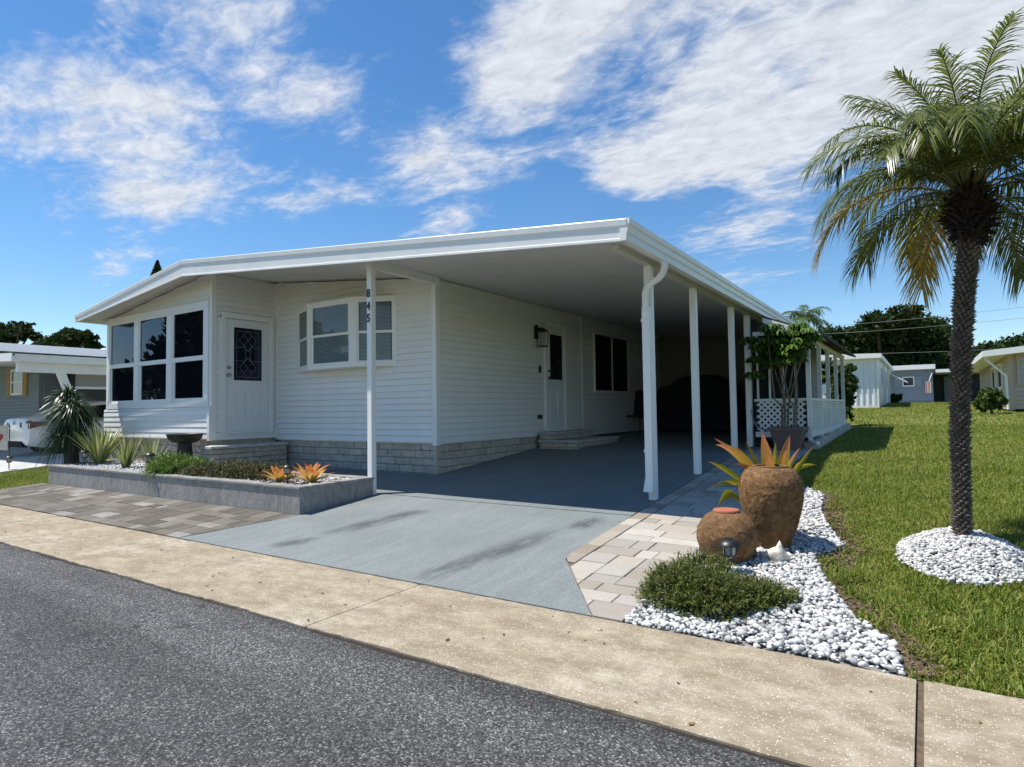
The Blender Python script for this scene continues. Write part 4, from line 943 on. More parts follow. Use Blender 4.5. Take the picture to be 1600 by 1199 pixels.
# ponytail palm at the far end of the planter
pt = thing('ponytail_palm',(-13.45,5.25,.1),'shaggy ponytail palm with drooping leaves at the left planter end','plant')
obj('trunk', MB().tube([(-13.5,5.25,.08),(-13.5,5.25,.5),(-13.52,5.25,.8),(-13.6,5.27,1.1)],[.16,.12,.10,.08],12), 'bark', pt, smooth=True)
obj('branch', MB().tube([(-13.52,5.25,.85),(-13.75,5.3,1.2),(-13.84,5.32,1.62)],[.08,.06,.05],8), 'bark', pt, smooth=True)
obj('branch', MB().tube([(-13.53,5.25,.9),(-13.4,5.22,1.2),(-13.36,5.2,1.42)],[.07,.055,.045],8), 'bark', pt, smooth=True)
for (hx,hy,hz,n,L) in ((-13.85,5.32,1.66,520,.60),(-13.35,5.2,1.44,520,.62),(-13.6,5.22,1.08,480,.62)):
    az = rng.uniform(0,6.28,n); el = rng.uniform(-.6,1.4,n); d = np.stack([np.cos(az)*np.cos(el),np.sin(az)*np.cos(el),np.sin(el)],1)
    V,F,A = ribbons(np.repeat([[hx,hy,hz]],n,0),d,rng.uniform(L*.6,L,n),.026,rng.uniform(.45,1.3,n),6,prof=lambda t: (1-t)**.7+.1); objnp('leaf_head',V,F,'pony',pt,A)
# birdbath
bb = thing('birdbath',(-10.38,5.70,.39),'dark cast stone birdbath in the raised planter','birdbath')
obj('pedestal', MB().lathe([(.17,0),(.17,.04),(.14,.06),(.125,.2),(.108,.40),(.11,.43)],(-10.38,5.70,.39),24), 'stone', bb, smooth=True)
obj('bowl', MB().lathe([(.10,.42),(.19,.45),(.255,.50),(.275,.56),(.285,.585),(.27,.59),(.235,.555),(.12,.52),(.001,.515)],(-10.38,5.70,.39),32), 'stone', bb, smooth=True, angle=60)
# path lights
def pathlight(x,y,z,label,h=.30,s=1.0,mat='black'):
    t = thing('path_light',(x,y,z),label,'garden light','solar path lights')
    obj('stake', MB().tube([(x,y,z-.02),(x,y,z+h*.55)],.009*s,8), mat, t)
    obj('base', MB().lathe([(.03*s,h*.50),(.05*s,h*.55),(.05*s,h*.58),(.02*s,h*.58)],(x,y,z),16), mat, t, smooth=True)
    obj('lens', MB().lathe([(.042*s,h*.58),(.047*s,h*.80),(.047*s,h*.82)],(x,y,z),16), 'lampglass', t, smooth=True)
    mb = MB()
    for k in range(6): a = k*math.pi/3; mb.tube([(x+.046*s*math.cos(a),y+.046*s*math.sin(a),z+h*.58),(x+.051*s*math.cos(a),y+.051*s*math.sin(a),z+h*.82)],.004*s,5)
    obj('cage', mb, mat, t)
    c = obj('cap', MB().lathe([(.05*s,h*.81),(.088*s,h*.83),(.086*s,h*.86),(.06*s,h*.95),(.03*s,h),(.001,h)],(x,y,z),20), mat, t, smooth=True)
    obj('solar_cell', MB().box(x-.022*s,x+.022*s,y-.022*s,y+.022*s,z+h+.001,z+h+.006), 'solar', c)
pathlight(-1.205,4.63,.08,'black solar path light in front of the round urn, beside the juniper',.27)
pathlight(-12.60,5.10,.39,'path light left of the tallest strap leaf clump in the planter',.30)
pathlight(-10.05,4.97,.39,'path light at the planter edge between strap leaves and fern',.33)
pathlight(-9.80,5.62,.39,'path light between birdbath and front step',.22)
pathlight(-6.72,5.00,.39,'bronze path light among the orange bromeliads',.26,.8)
# fern, ground cover, juniper: sprigs massed over low mounds
def mound(name, loc, label, blobs, n, sprig, mat, cat='shrub', spread=.9, w=.004, stems=True, k=9):
    t = thing(name, loc, label, cat); parts = []; tot = sum(b[3]*b[4] for b in blobs)
    for (x,y,z,rx,ry,rz) in blobs:
        m = int(n*rx*ry/tot); u = rng.normal(size=(m,3)); u /= np.linalg.norm(u,axis=1,keepdims=True); u[:,2] = np.abs(u[:,2]); r = rng.uniform(.35,1.0,m)[:,None]**.5
        c = np.array([x,y,z])+u*r*np.array([rx,ry,rz]); d = u*np.array([1,1,.8])+rng.normal(size=(m,3))*.35+np.array([0,0,.35]); d /= np.linalg.norm(d,axis=1,keepdims=True)
        L = rng.uniform(.6,1.2,m)*sprig; cr = rng.random(m)*.75*np.clip(r[:,0],.3,1)
        for j in range(k):
            tt = (j+.5)/k; base = c+d*(L*tt)[:,None]; dd = d*.7+rng.normal(size=(m,3))*.6; dd /= np.linalg.norm(dd,axis=1,keepdims=True)
            parts.append(ribbons(base,dd,L*.45*(1.1-tt*.5),w*2.2,.05,1,prof=lambda t: 1-t*.85,rnd=np.clip(cr+.25*tt,0,1)))
    V,F,A = merge(parts); objnp('foliage',V,F,mat,t,A)
    if stems:
        mb = MB()
        for q in range(14):
            b = random.choice(blobs); a = random.uniform(0,6.28); mb.tube([(b[0]+.04*math.cos(a),b[1]+.04*math.sin(a),b[2]-.02),(b[0]+b[3]*.5*math.cos(a),b[1]+b[4]*.5*math.sin(a),b[2]+b[5]*.5)],.006,5)
        obj('stems', mb, 'bark', t)
    return t
mound('fern',(-9.62,5.12,.39),'bright green feathery fern spilling over the planter edge',[(-9.75,5.10,.39,.30,.24,.26),(-9.38,5.12,.39,.32,.24,.22),(-9.55,4.95,.39,.3,.18,.16),(-9.1,5.25,.39,.25,.2,.16)],1500,.13,'fern',w=.005,cat='plant')
mound('ground_cover',(-8.1,5.2,.39),'low olive juniper mat in the planter before the front step',[(-8.75,5.12,.39,.38,.26,.16),(-8.3,5.16,.39,.40,.28,.17),(-7.85,5.22,.39,.40,.30,.18),(-7.45,5.28,.39,.32,.28,.17),(-8.5,5.45,.39,.4,.25,.17)],2600,.09,'groundcover',w=.005)
mound('juniper_shrub',(-1.22,4.08,.04),'dark green juniper shrub on white gravel next to the sidewalk',[(-1.36,4.02,.03,.25,.22,.24),(-1.16,3.98,.03,.26,.23,.20),(-1.30,4.28,.05,.22,.18,.23),(-.98,4.14,.05,.20,.18,.13),(-.83,4.20,.06,.13,.12,.09)],4200,.075,'juniper',w=.0032)
def bromeliad(loc, label, n, L, w, mat, core=None, droop=.28, elev=(.55,1.42)):
    t = thing('bromeliad', loc, label, 'plant')
    for i in range(n):
        f = i/n; az = i*2.4+random.uniform(-.3,.3); el = elev[1]-(elev[1]-elev[0])*f**.8+random.uniform(-.1,.1); l = L*(.55+.45*f)*random.uniform(.85,1.1)
        d = np.array([[math.cos(az)*math.cos(el),math.sin(az)*math.cos(el),math.sin(el)]])
        V,F,A = ribbons(np.array([loc])+d*.01,d,[l],[w*random.uniform(.85,1.1)],[droop],6,side=np.cross(d,[0,0,1.]),prof=lambda t: (.8+.5*t if t<.4 else 1.0)*(1-max(0,t-.55)/.45)**.6); objnp('leaf',V,F,mat,t,A,True)
    if core:
        n2 = 10; az = rng.uniform(0,6.28,n2); d = np.stack([np.cos(az)*.5,np.sin(az)*.5,np.full(n2,.85)],1); V,F,A = ribbons(np.repeat([loc],n2,0),d,L*.38,w*.8,.2,3,side=np.cross(d,[0,0,1.])); objnp('core',V,F,core,t,A)
    return t
bromeliad((-7.02,5.10,.39),'orange bromeliad left of the bronze path light',24,.46,.065,'brom')
bromeliad((-6.98,5.55,.39),'peach bromeliad standing behind the bronze path light',24,.48,.065,'brom')
bromeliad((-6.52,5.22,.39),'yellow bromeliad with red heart at the planter corner',24,.46,.07,'brom','brom_core')

# ================================================================ urns, gravel and palm
def smoothprof(pts, n=26):
    t = np.linspace(0,1,len(pts)); q = np.linspace(0,1,n); p = np.array(pts); out = []
    for s in q:
        i = min(int(s*(len(pts)-1)),len(pts)-2); f = s*(len(pts)-1)-i
        p0,p1,p2,p3 = p[max(i-1,0)],p[i],p[i+1],p[min(i+2,len(pts)-1)]
        out.append(tuple(.5*((2*p1)+(-p0+p2)*f+(2*p0-5*p1+4*p2-p3)*f*f+(-p0+3*p1-3*p2+p3)*f**3)))
    return out
def crust(prof, c, n, amp, seed):
    from mathutils import noise as mn
    mb = MB(); k = len(prof)
    for (r,z) in prof:
        for j in range(n):
            a = 2*math.pi*j/n; p = Vector((r*math.cos(a),r*math.sin(a),z)); q = p*75+Vector((seed*7,0,0))
            f = 1+amp/max(r,.05)*(mn.fractal(q,.9,2.1,4)+.6*mn.noise(p*120)+.5*mn.noise(p*11)); mb.v.append((c[0]+p.x*f,c[1]+p.y*f,c[2]+z))
    mb.f = [(i*n+j,i*n+(j+1)%n,(i+1)*n+(j+1)%n,(i+1)*n+j) for i in range(k-1) for j in range(n)]+[tuple(range(n))[::-1]]
    return mb
UB = (-1.075,5.46,.13)
u = thing('urn',UB,'tall rough terracotta urn with bromeliad on the white gravel','urn')
obj('body', crust(smoothprof([(.125,0),(.150,.07),(.190,.19),(.228,.33),(.247,.46),(.238,.56),(.195,.64),(.142,.672)],90),UB,150,.0048,3), 'urn', u, smooth=True)
obj('rim', MB().lathe([(.140,.668),(.139,.680),(.130,.684),(.120,.680),(.116,.63),(.11,.6)],UB,40), 'urn', u, smooth=True); obj('soil', MB().lathe([(.115,.60),(.06,.605),(.001,.61)],UB,24), 'dark', u)
US = (-1.31,4.98,.08)
u2 = thing('urn',US,'round squat terracotta urn with red lip, in front of the tall urn','urn')
obj('body', crust(smoothprof([(.13,0),(.165,.05),(.212,.14),(.228,.22),(.205,.31),(.155,.375),(.10,.405)],70),US,120,.0035,5), 'urn', u2, smooth=True)
obj('lid', MB().lathe([(.094,.402),(.100,.408),(.100,.418),(.095,.424),(.03,.426),(.001,.426)],US,36), 'terracotta', u2, smooth=True)
# the large bromeliad growing behind and around the tall urn
bt = thing('bromeliad',(-1.12,5.86,.19),'large amber bromeliad with pink-tipped straps behind the tall urn','plant')
def strap(base, tip, w, mat, sag=.0, cup=1, bend=None):
    b = np.array(base); e = np.array(tip); d = e-b; L = np.linalg.norm(d)
    up = np.array([0,0,1.]); n = 10; view = np.array([b[0],b[1],b[2]-1.3]); side = np.cross(d,view); side /= np.linalg.norm(side); nrm = np.cross(side,d); nrm /= np.linalg.norm(nrm)
    V = []; T = []
    for i in range(n+1):
        t = i/n; p = b+d*t+up*sag*4*t*(1-t)*L
        ww = w*(.72+.6*min(t,.5))*(1-max(0,(t-.45)/.55)**1.8*.98)
        for q,h in ((-.5,.28),(0,0),(.5,.28)): V.append(p+side*ww*q+nrm*ww*h*cup); T.append(t)
    F = []
    for i in range(n):
        for j in range(2): F.append((i*3+j,i*3+j+1,(i+1)*3+j+1,(i+1)*3+j))
    objnp('leaf',np.array(V),np.array(F),mat,bt,{'rnd':np.full(len(V),random.random()),'t':np.array(T)},True)
def up_(px,py,depth): return tuple(at(px,py,depth))
B0 = (-1.12,5.86,.42)
for (px,py,dp,w,m,sg) in ((1191,676,5.15,.115,'bromtall',.02),(1234,680,5.2,.095,'bromtall',.06),(1200,712,5.0,.10,'bromtall',.05),(1229,702,5.0,.05,'bromtall',.10),(1118,695,5.15,.09,'bromtall',.14),(1116,685,5.4,.055,'bromtall',.10),
     (1150,697,5.5,.06,'bromtall',.06),(1272,696,5.3,.05,'bromgreen',.03),
     (1146,725,5.2,.05,'bromtall',.15),(1212,690,5.5,.06,'bromgreen',.04),(1165,690,5.5,.05,'bromgreen',.05),(1250,700,5.5,.05,'bromtall',.10)):
    strap(B0, up_(px,py,dp), w*.92, m, sg)
B1 = tuple(at(1172,764,5.5))
for (px,py,dp,w,m,sg) in ((1106,721,5.35,.045,'bromgreen',.06),(1133,751,5.3,.05,'bromgreen',.03),(1107,762,5.25,.03,'bromgreen',.08),(1150,757,5.4,.05,'bromgreen',.05)): strap(B1, up_(px,py,dp), w, m, sg)
strap(tuple(at(1162,788,5.3)), tuple(at(1121,797,5.12)), .075, 'bromgreen', .34)
B2_ = tuple(at(1240,738,5.55))
for (px,py,dp,w,m,sg) in ((1257,722,5.5,.045,'bromgreen',.12),(1276,727,5.5,.035,'bromgreen',.12)): strap(B2_, up_(px,py,dp), w, m, sg)
obj('stem', MB().tube([(-1.12,5.86,.16),(-1.12,5.86,.3),(-1.12,5.86,.45)],[.05,.06,.05],10), 'bark', bt, smooth=True)
# conch shell
cs = Vector((-.965,5.06,.175)); rr = random.Random(2); mb = MB(); path_ = []; rad = []
V0,F0 = ICO2; shell = bmesh.new(); bmesh.ops.create_icosphere(shell, subdivisions=3, radius=1)
for v in shell.verts:
    p = v.co.copy(); t = p.x; s = .066*(1-.62*abs(t)**1.2); ang = math.atan2(p.z,p.y); k = 1+.85*max(0,math.cos(ang*3.5+.6))**3*math.exp(-((t-.1)/.25)**2)+.14*math.sin(ang*9+t*13)*(1-abs(t))+.25*math.sin(t*11)*(abs(t)<.9)*.3
    v.co = Vector((t*.095, p.y*s*k*.9, p.z*s*k))
me = bpy.data.meshes.new('conch_shell'); shell.to_mesh(me); shell.free(); me.polygons.foreach_set('use_smooth',[True]*len(me.polygons))
o = link('conch_shell', me, 'shell'); o.location = cs; o.rotation_euler = (.2,.15,.3); tag(o,'bleached spiky conch shell on the gravel by the tall urn','shell')
# gravel bed
GP = [(-1.57,3.562),(-.12,3.562),(-.18,3.87),(-.40,4.2),(-.62,4.82),(-.74,5.31),(-.56,5.69),(-.71,6.1),(-.88,6.79),(-.94,7.55),(-1.12,7.84),(-1.57,7.84)]
bed = bpy.data.objects.new('gravel_bed', None); COL.objects.link(bed); bed.location = (-1,4.5,.07); struct(bed)
slabpoly('gravel_base', GP, 'gravelbase', -.012, .05, bed)
Q = np.stack([rng.uniform(-1.60,-.08,26000),rng.uniform(3.565,7.9,26000)],1); Q = Q[inpoly(Q,GP)]
Q = Q[:11500]; sz = .020+.034*rng.random(len(Q))**1.6; Z = gzv(Q[:,1])+rng.uniform(-.004,.02,len(Q))+.02*np.exp(-((Q[:,0]+.8)**2+(Q[:,1]-4.3)**2)/.3)
dist = np.hypot(Q[:,0],Q[:,1])-sz*18; order = np.argsort(dist)
# skip pebbles standing under the shrub for the individual ones
big = order[:300]; rest = order[300:]
vm = []
for k in range(8):
    V,F,A = pebbles(np.zeros((1,3)),.95,1); vm.append(mesh_np('pebble',V,F,{'rnd':np.zeros(len(V))},False))
for i in big:
    o = link('pebble', vm[i%8], 'pebble', bed, (Q[i,0]-bed.location.x,Q[i,1]-bed.location.y,Z[i]+.004-bed.location.z)); o.scale = (sz[i]*1.15,)*3; o.rotation_euler = (random.uniform(-.3,.3),random.uniform(-.3,.3),random.uniform(0,6.28))
for me in vm:
    if not me.materials: me.materials.append(MAT['pebble'])
V,F,A = pebbles(np.column_stack([Q[rest],Z[rest]]),sz[rest]); o = objnp('small_gravel',V,F,'pebble',bed,A); o['kind']='stuff'
es = [(-.12,3.60),(-.18,3.87),(-.40,4.2),(-.62,4.82),(-.74,5.31),(-.56,5.69),(-.71,6.1),(-.88,6.79),(-.94,7.55),(-1.12,7.84)]
sp_ = [(x-.04,y) for x,y in es]+[(x+.17+.10*math.sin(y*5),y) for x,y in es[::-1]]
soil_strip = slabpoly('bare_soil', sp_, 'soil', -.024, .03)
# white gravel mound round the palm foot
MC = (.20,5.72); mnd = thing('gravel_mound',(MC[0],MC[1],.15),'low mound of white pebbles round the palm trunk foot','gravel')
def mz(x,y):
    r = np.hypot((x-MC[0])/.40,(y-MC[1])/.62); return gzv(y)+.15*np.clip(1-r*r,0,1)
mb = MB(); nr,na = 6,28
mb.v.append((MC[0],MC[1],float(mz(MC[0],MC[1]))-.02))
for i in range(1,nr+1):
    for j in range(na):
        a = 2*math.pi*j/na; x = MC[0]+.41*i/nr*math.cos(a); y = MC[1]+.63*i/nr*math.sin(a); mb.v.append((x,y,float(mz(x,y))-.02))
mb.f = [(0,1+j,1+(j+1)%na) for j in range(na)]+[(1+i*na+j,1+(i+1)*na+j,1+(i+1)*na+(j+1)%na,1+i*na+(j+1)%na) for i in range(nr-1) for j in range(na)]
obj('soil_heap', mb, 'gravelbase', mnd, smooth=True)
q = rng.uniform(-1,1,(5200,2)); q = q[np.hypot(q[:,0],q[:,1])<1.02]; X,Y = MC[0]+q[:,0]*.41,MC[1]+q[:,1]*.63
V,F,A = pebbles(np.column_stack([X,Y,mz(X,Y)+rng.uniform(-.008,.012,len(X))]),rng.uniform(.022,.042,len(X))); o = objnp('pebbles',V,F,'pebble',mnd,A); o['kind']='stuff'

# pygmy date palm
PB_ = Vector((.205,5.74,.26)); PTOP = Vector((.335,5.74,2.62))
palm = thing('palm_tree',tuple(PB_),'slender rough-trunked date palm standing in the gravel mound','palm tree')
def tp(t): return PB_.lerp(PTOP,t)+Vector((.035*math.sin(t*3.1)*-1,0,0))
mb = MB().tube([tp(i/16)-Vector((0,0,.03 if i==0 else 0)) for i in range(17)],[.050+.012*(i/16) for i in range(17)],14); obj('trunk', mb, 'trunk', palm, smooth=True)
mb = MB(); rr = random.Random(8); n = 900                                   # old leaf bases spiralling up the trunk
for i in range(n):
    t = (i+.5)/n; c = tp(t*.97); a = i*2.39996; r = .048+.012*t; o_ = Vector((math.cos(a),math.sin(a),0)); s = Vector((-o_.y,o_.x,0)); l = rr.uniform(.014,.034); h = rr.uniform(.014,.024); w = rr.uniform(.008,.014)
    b = c+o_*(r-.006); tipp = c+o_*(r+l)+Vector((0,0,rr.uniform(.0,.018)))
    mb.add([b-s*w-Vector((0,0,h)),b+s*w-Vector((0,0,h)),b+s*w+Vector((0,0,h*.5)),b-s*w+Vector((0,0,h*.5)),tipp-s*w*.5,tipp+s*w*.5],[(0,1,5,4),(3,4,5,2),(0,4,3),(1,2,5)])
o = obj('leaf_scars', mb, 'trunkstub', palm); o['kind']='stuff'
HC = Vector((.335,5.74,2.80))
mb = MB()
for i in range(420):                                                       # fibrous boot of cut leaf stalks
    a = i*2.39996; f = i/420; zc = 2.50+.48*f; r0 = .075+.02*math.sin(f*3.14); L_ = rr.uniform(.035,.10)*(.35+.8*math.sin(min(1,f*1.25)*math.pi)); o_ = Vector((math.cos(a),math.sin(a),0)); s = Vector((-o_.y,o_.x,0))
    b = Vector((HC.x,HC.y,zc))+o_*r0*.7; tipp = Vector((HC.x,HC.y,zc+rr.uniform(-.06,.10)))+o_*(r0+L_); w = .02
    mb.add([b-s*w,b+s*w,b+Vector((0,0,.035)),tipp-s*w*.45,tipp+s*w*.45,tipp+Vector((0,0,.01))],[(0,1,4,3),(1,2,5,4),(2,0,3,5),(3,4,5)])
mb.lathe([(.06,-.32),(.09,-.2),(.11,-.05),(.09,.12),(.04,.25)],tuple(HC),16); o = obj('fibre_boot', mb, 'fibre', palm)
def frond(az, el0, L, bend, mat, twist=0, nl=66, part='frond', root=palm, C=HC, ll=.25, lw=.0115, rz=.12):
    n = 18; pts = [np.array([C.x+.06*math.cos(az),C.y+.06*math.sin(az),C.z+rz*max(0,math.sin(el0))])]; tang = []
    for i in range(n):
        t = (i+.5)/n; el = el0-bend*t**1.25; d = np.array([math.cos(az+twist*t)*math.cos(el),math.sin(az+twist*t)*math.cos(el),math.sin(el)]); tang.append(d); pts.append(pts[-1]+d*L/n)
    pts = np.array(pts); tang = np.array(tang+[tang[-1]])
    s = np.linspace(.14,.995,nl); f = s*n; i = np.minimum(f.astype(int),n-1); fr = (f-i)[:,None]; base = pts[i]*(1-fr)+pts[i+1]*fr; tg = tang[i]
    side = np.cross(tg,[0,0,1.]); side /= np.maximum(np.linalg.norm(side,axis=1,keepdims=True),1e-3); nr = np.cross(side,tg); parts = []
    for sg in (-1,1):
        d = tg*(.55+.55*s[:,None]**2)+sg*side*(.95-.35*s[:,None])+nr*(.28+.1*rng.normal(size=(nl,1))); d += rng.normal(size=(nl,3))*.07; d /= np.linalg.norm(d,axis=1,keepdims=True)
        lens = ll*(.35+.9*np.sin(np.pi*np.clip(.12+.80*s,0,1)))*rng.uniform(.85,1.1,nl)*.95
        parts.append(ribbons(base,d,lens,lw,rng.uniform(.40,1.0,nl),4,side=np.cross(d,nr),prof=lambda t: (.7+.6*t if t<.5 else 1)*(1-max(0,t-.45)/.55)**.8))
    V,F,A = merge(parts); o = objnp(part,V,F,mat,root,A)
    obj('rachis', MB().tube([Vector(p) for p in pts],[.009*(1-.75*k/n) for k in range(n+1)],5), 'rachis', o, smooth=True)
rr = random.Random(12); k = 0
for ring,(cnt,e0,e1,L0,bd) in enumerate(((11,1.24,1.54,1.14,1.25),(13,.95,1.3,1.28,2.05),(13,.62,.98,1.24,2.35),(12,.25,.62,1.18,2.2),(7,-.1,.25,1.0,1.6))):
    for i in range(cnt):
        az = 6.283*i/cnt+ring*.7+rr.uniform(-.2,.2); m = 'palmleaf'; el = rr.uniform(e0,e1); bb_ = bd*rr.uniform(.85,1.12)
        if ring >= 3 and (math.cos(az) < -.2) and rr.random() < .6: m = 'palmmix' if rr.random() < .6 else 'palmdry'
        if ring >= 2 and math.sin(az) < -.35:            # stalks on the street side stand up and clear the boot
            if ring == 4: continue
            el = max(el,.85); bb_ = min(bb_,1.75)
        frond(az, el, L0*rr.uniform(.88,1.08), bb_, m, rr.uniform(-.25,.25))

# ================================================================ grass
def grass(name, n, rect_, mask, h, w, label, seg=2, dens=None):
    P = np.stack([rng.uniform(rect_[0],rect_[1],n),rng.uniform(rect_[2],rect_[3],n)],1); P = P[mask(P)]
    m = len(P); az = rng.uniform(0,6.28,m); el = rng.uniform(.55,1.5,m); d = np.stack([np.cos(az)*np.cos(el),np.sin(az)*np.cos(el),np.sin(el)],1)
    cl_ = .75+.5*np.sin(P[:,0]*3.1+np.sin(P[:,1]*2.3)*2)*np.sin(P[:,1]*2.7+1)
    hh = h*rng.uniform(.55,1.15,m)*np.clip(cl_,.55,1.25); base = np.column_stack([P,gzv(P[:,1])-.032])
    V,F,A = ribbons(base,d,hh,w*rng.uniform(.7,1.2,m),rng.uniform(.1,.6,m),seg)
    return tag(objnp(name,V,F,'grass',None,A,base=(float(P[:,0].mean()),float(P[:,1].mean()),.2)),label,'grass',kind='stuff')
GE = np.array(GP)
def mk(P):
    r = ~inpoly(P,[(x+(.05*math.sin(7*y)+.06 if x>-1.5 and y>3.65 else 0),y) for x,y in GP]); r &= np.hypot((P[:,0]-MC[0])/.41,(P[:,1]-MC[1])/.62) > 1
    r &= (P[:,0] > -1.55); r &= (P[:,0] > -1.5) | (P[:,1] < 11.4)
    # thin, patchy strip of bare earth along the gravel edge
    ed = np.interp(P[:,1],[3.6,3.87,4.2,4.82,5.31,5.69,6.1,6.79,7.55,7.84],[-.12,-.18,-.40,-.62,-.74,-.56,-.71,-.88,-.94,-1.12])
    near = (P[:,1] < 7.8) & (P[:,0] < ed+.16+.10*np.sin(P[:,1]*5)); r &= ~(near & (rng.random(len(P)) < .5))
    bare = (np.hypot((P[:,0]+.35)/.16,(P[:,1]-4.55)/.22) < 1) ; r &= ~(bare & (rng.random(len(P)) < .6))
    return r & (P[:,0] < .15+P[:,1]*.36+.9)
grass('grass',270000,(-1.55,5.0,3.60,11.0),lambda P: mk(P) & (rng.random(len(P)) > (P[:,1]-7.0)/4.0),.105,.0085,'green lawn grass round the palm and gravel, nearest the sidewalk')
grass('grass',140000,(-1.55,8.0,7.0,19.0),lambda P: (P[:,0] < .2+P[:,1]*.36+1) & (P[:,0] > -1.45) & (rng.random(len(P)) < (P[:,1]-6.8)/3.6) & ~((P[:,0] < -.85) & (P[:,1] < 8.0)),.085,.013,'sunny lawn grass to the right of the side porch')
grass('grass',90000,(-9,14,19.0,44.0),lambda P: (P[:,0] < P[:,1]*.36+1.5) & (P[:,0] > -.13*P[:,1]-.5) & ~((P[:,0]<-1.5)&(P[:,1]<19.5)),.10,.028,'far lawn grass before the neighbouring homes')
grass('grass',26000,(-16.5,-13.32,3.62,6.2),lambda P: (P[:,0] < -13.44),.075,.011,'small strip of lawn left of the planter')

# longer clumps near the sidewalk and along the gravel edge
def mk2(P):
    ed = np.interp(P[:,1],[3.6,3.87,4.2,4.82,5.31,5.69,6.1,6.79,7.55,7.84],[-.12,-.18,-.40,-.62,-.74,-.56,-.71,-.88,-.94,-1.12]); r = P[:,0] > ed+.03
    clump = np.sin(P[:,0]*9+np.sin(P[:,1]*7)*1.5)*np.sin(P[:,1]*8.3+P[:,0]*3) > .1
    r &= clump | (P[:,0] > .15); r &= np.hypot((P[:,0]-MC[0])/.43,(P[:,1]-MC[1])/.65) > 1
    return r & (P[:,0] < .3+P[:,1]*.36+.6)
grass('grass',42000,(-1.2,3.2,3.575,5.6),mk2,.17,.0095,'long lush grass blades at the near right corner and gravel edge',3)
# dead leaves and straw over the bare strip and a few on the concrete
n = 1500; y = rng.uniform(3.62,7.6,n); ed_ = np.interp(y,[e[1] for e in es],[e[0] for e in es]); x = ed_+rng.normal(.09,.09,n); P_ = np.column_stack([x,y,gzv(y)-.012+rng.uniform(0,.012,n)])
q = 60; P2 = np.column_stack([rng.uniform(-9,2.5,q),rng.uniform(2.56,3.5,q),np.full(q,.006)]); V,F,A = cards(np.concatenate([P_,P2]),rng.uniform(.012,.030,n+q)); V[:,2] = np.maximum(V[:,2]*.35+np.repeat(np.concatenate([P_,P2])[:,2],4)*.65, .004)
tag(objnp('leaf_litter',V,F,'litter',None,A,base=(-.6,5,.1)),'dry brown leaf litter between gravel and lawn','leaf litter',kind='stuff')
# ================================================================ in the carport shade
def ony(px,py,Y):
    d = at(px,py,1)-Vector((0,0,CZ)); return Vector((0,0,CZ))+d*(Y/d.y)
def onx(px,py,X):
    d = at(px,py,1)-Vector((0,0,CZ)); return Vector((0,0,CZ))+d*(X/d.x)
z = gz(15.6); a = ony(1028,640,15.4); b = ony(1152,640,15.4)
t = thing('covered_shape',((a.x+b.x)/2,15.7,z),'bulky black covered shape standing in the dark back of the carport','covered shape')  # unidentified black mass, modelled as something under a cover
x0,x1 = a.x,b.x
mb = MB(); prof = [(15.25,z+.05),(15.22,z+1.0),(15.35,z+1.32),(15.75,z+1.42),(16.1,z+1.3),(16.2,z+1.0),(16.2,z+.05)]
n = len(prof)
for i,x in enumerate(np.linspace(x0,x1,9)):
    s = 1-.10*abs(i-4)**2/16
    for (y,zz) in prof: mb.v.append((x,15.7+(y-15.7)*s,z+(zz-z)*s*(1 if 1<i<7 else .9)))
mb.f = [(i*n+j,(i+1)*n+j,(i+1)*n+j+1,i*n+j+1) for i in range(8) for j in range(n-1)]+[tuple(range(n)),tuple(range(8*n,9*n))[::-1]]
obj('cover', mb, 'dark', t, smooth=True); obj('strap', MB().box(x0-.01,x1+.01,15.205,15.215,z+.55,z+.60), 'dark', t)
c = ony(992,650,15.0); z = gz(15)
t = thing('patio_chair',(c.x,15,z),'dark high-backed patio chair against the white wall by the carport window','chair')
cx = c.x
obj('seat', MB().box(cx-.25,cx+.25,14.75,15.25,z+.40,z+.45), 'dark', t); obj('backrest', MB().hexa([(cx-.25,15.20,z+.45),(cx+.25,15.20,z+.45),(cx+.25,15.25,z+.45),(cx-.25,15.25,z+.45)],[(cx-.24,15.38,z+1.08),(cx+.24,15.38,z+1.08),(cx+.24,15.43,z+1.08),(cx-.24,15.43,z+1.08)]), 'dark', t)
for sx in (-.22,.22):
    for sy in (14.78,15.22): obj('leg', MB().tube([(cx+sx,sy,z),(cx+sx,sy,z+.40)],.018,6), 'black', t)
    obj('armrest', MB().box(cx+sx-.03,cx+sx+.03,14.78,15.25,z+.62,z+.65), 'dark', t)

# ================================================================ left neighbour
nh = thing('neighbour_house',(-26,10,.4),'blue grey neighbour house with yellow shutters and carport at far left','house')
YW = 8.5; e = ony(62,600,YW).x; wz0,wz1 = .55,3.25
wl = obj('wall', MB().box(-34,e,YW,YW+.1,wz0,wz1), 'bluesiding', nh); mb = MB(); boards(None,'x',YW,-34,e,wz0,wz1,-1,ch=.115,joined=mb); obj('siding', mb, 'bluesiding', wl)
obj('wall', MB().box(e-.02,e+.08,YW+.101,18,wz0,wz1), 'bluesiding', nh)
wa,wb_ = ony(20,580,YW),ony(37.5,618,YW); wz_t,wz_b = ony(28,577,YW).z,ony(28,618,YW).z
win = obj('window', frame(MB(),'x',YW-.06,YW-.002,wa.x,wb_.x,wz_b,wz_t,.08).box(wa.x+.08,wb_.x-.08,YW-.055,YW-.01,(wz_b+wz_t)/2-.03,(wz_b+wz_t)/2+.03), 'trim', nh)
obj('pane', MB().box(wa.x+.08,wb_.x-.08,YW-.032,YW-.026,wz_b+.08,wz_t-.08), 'glassdark', win)
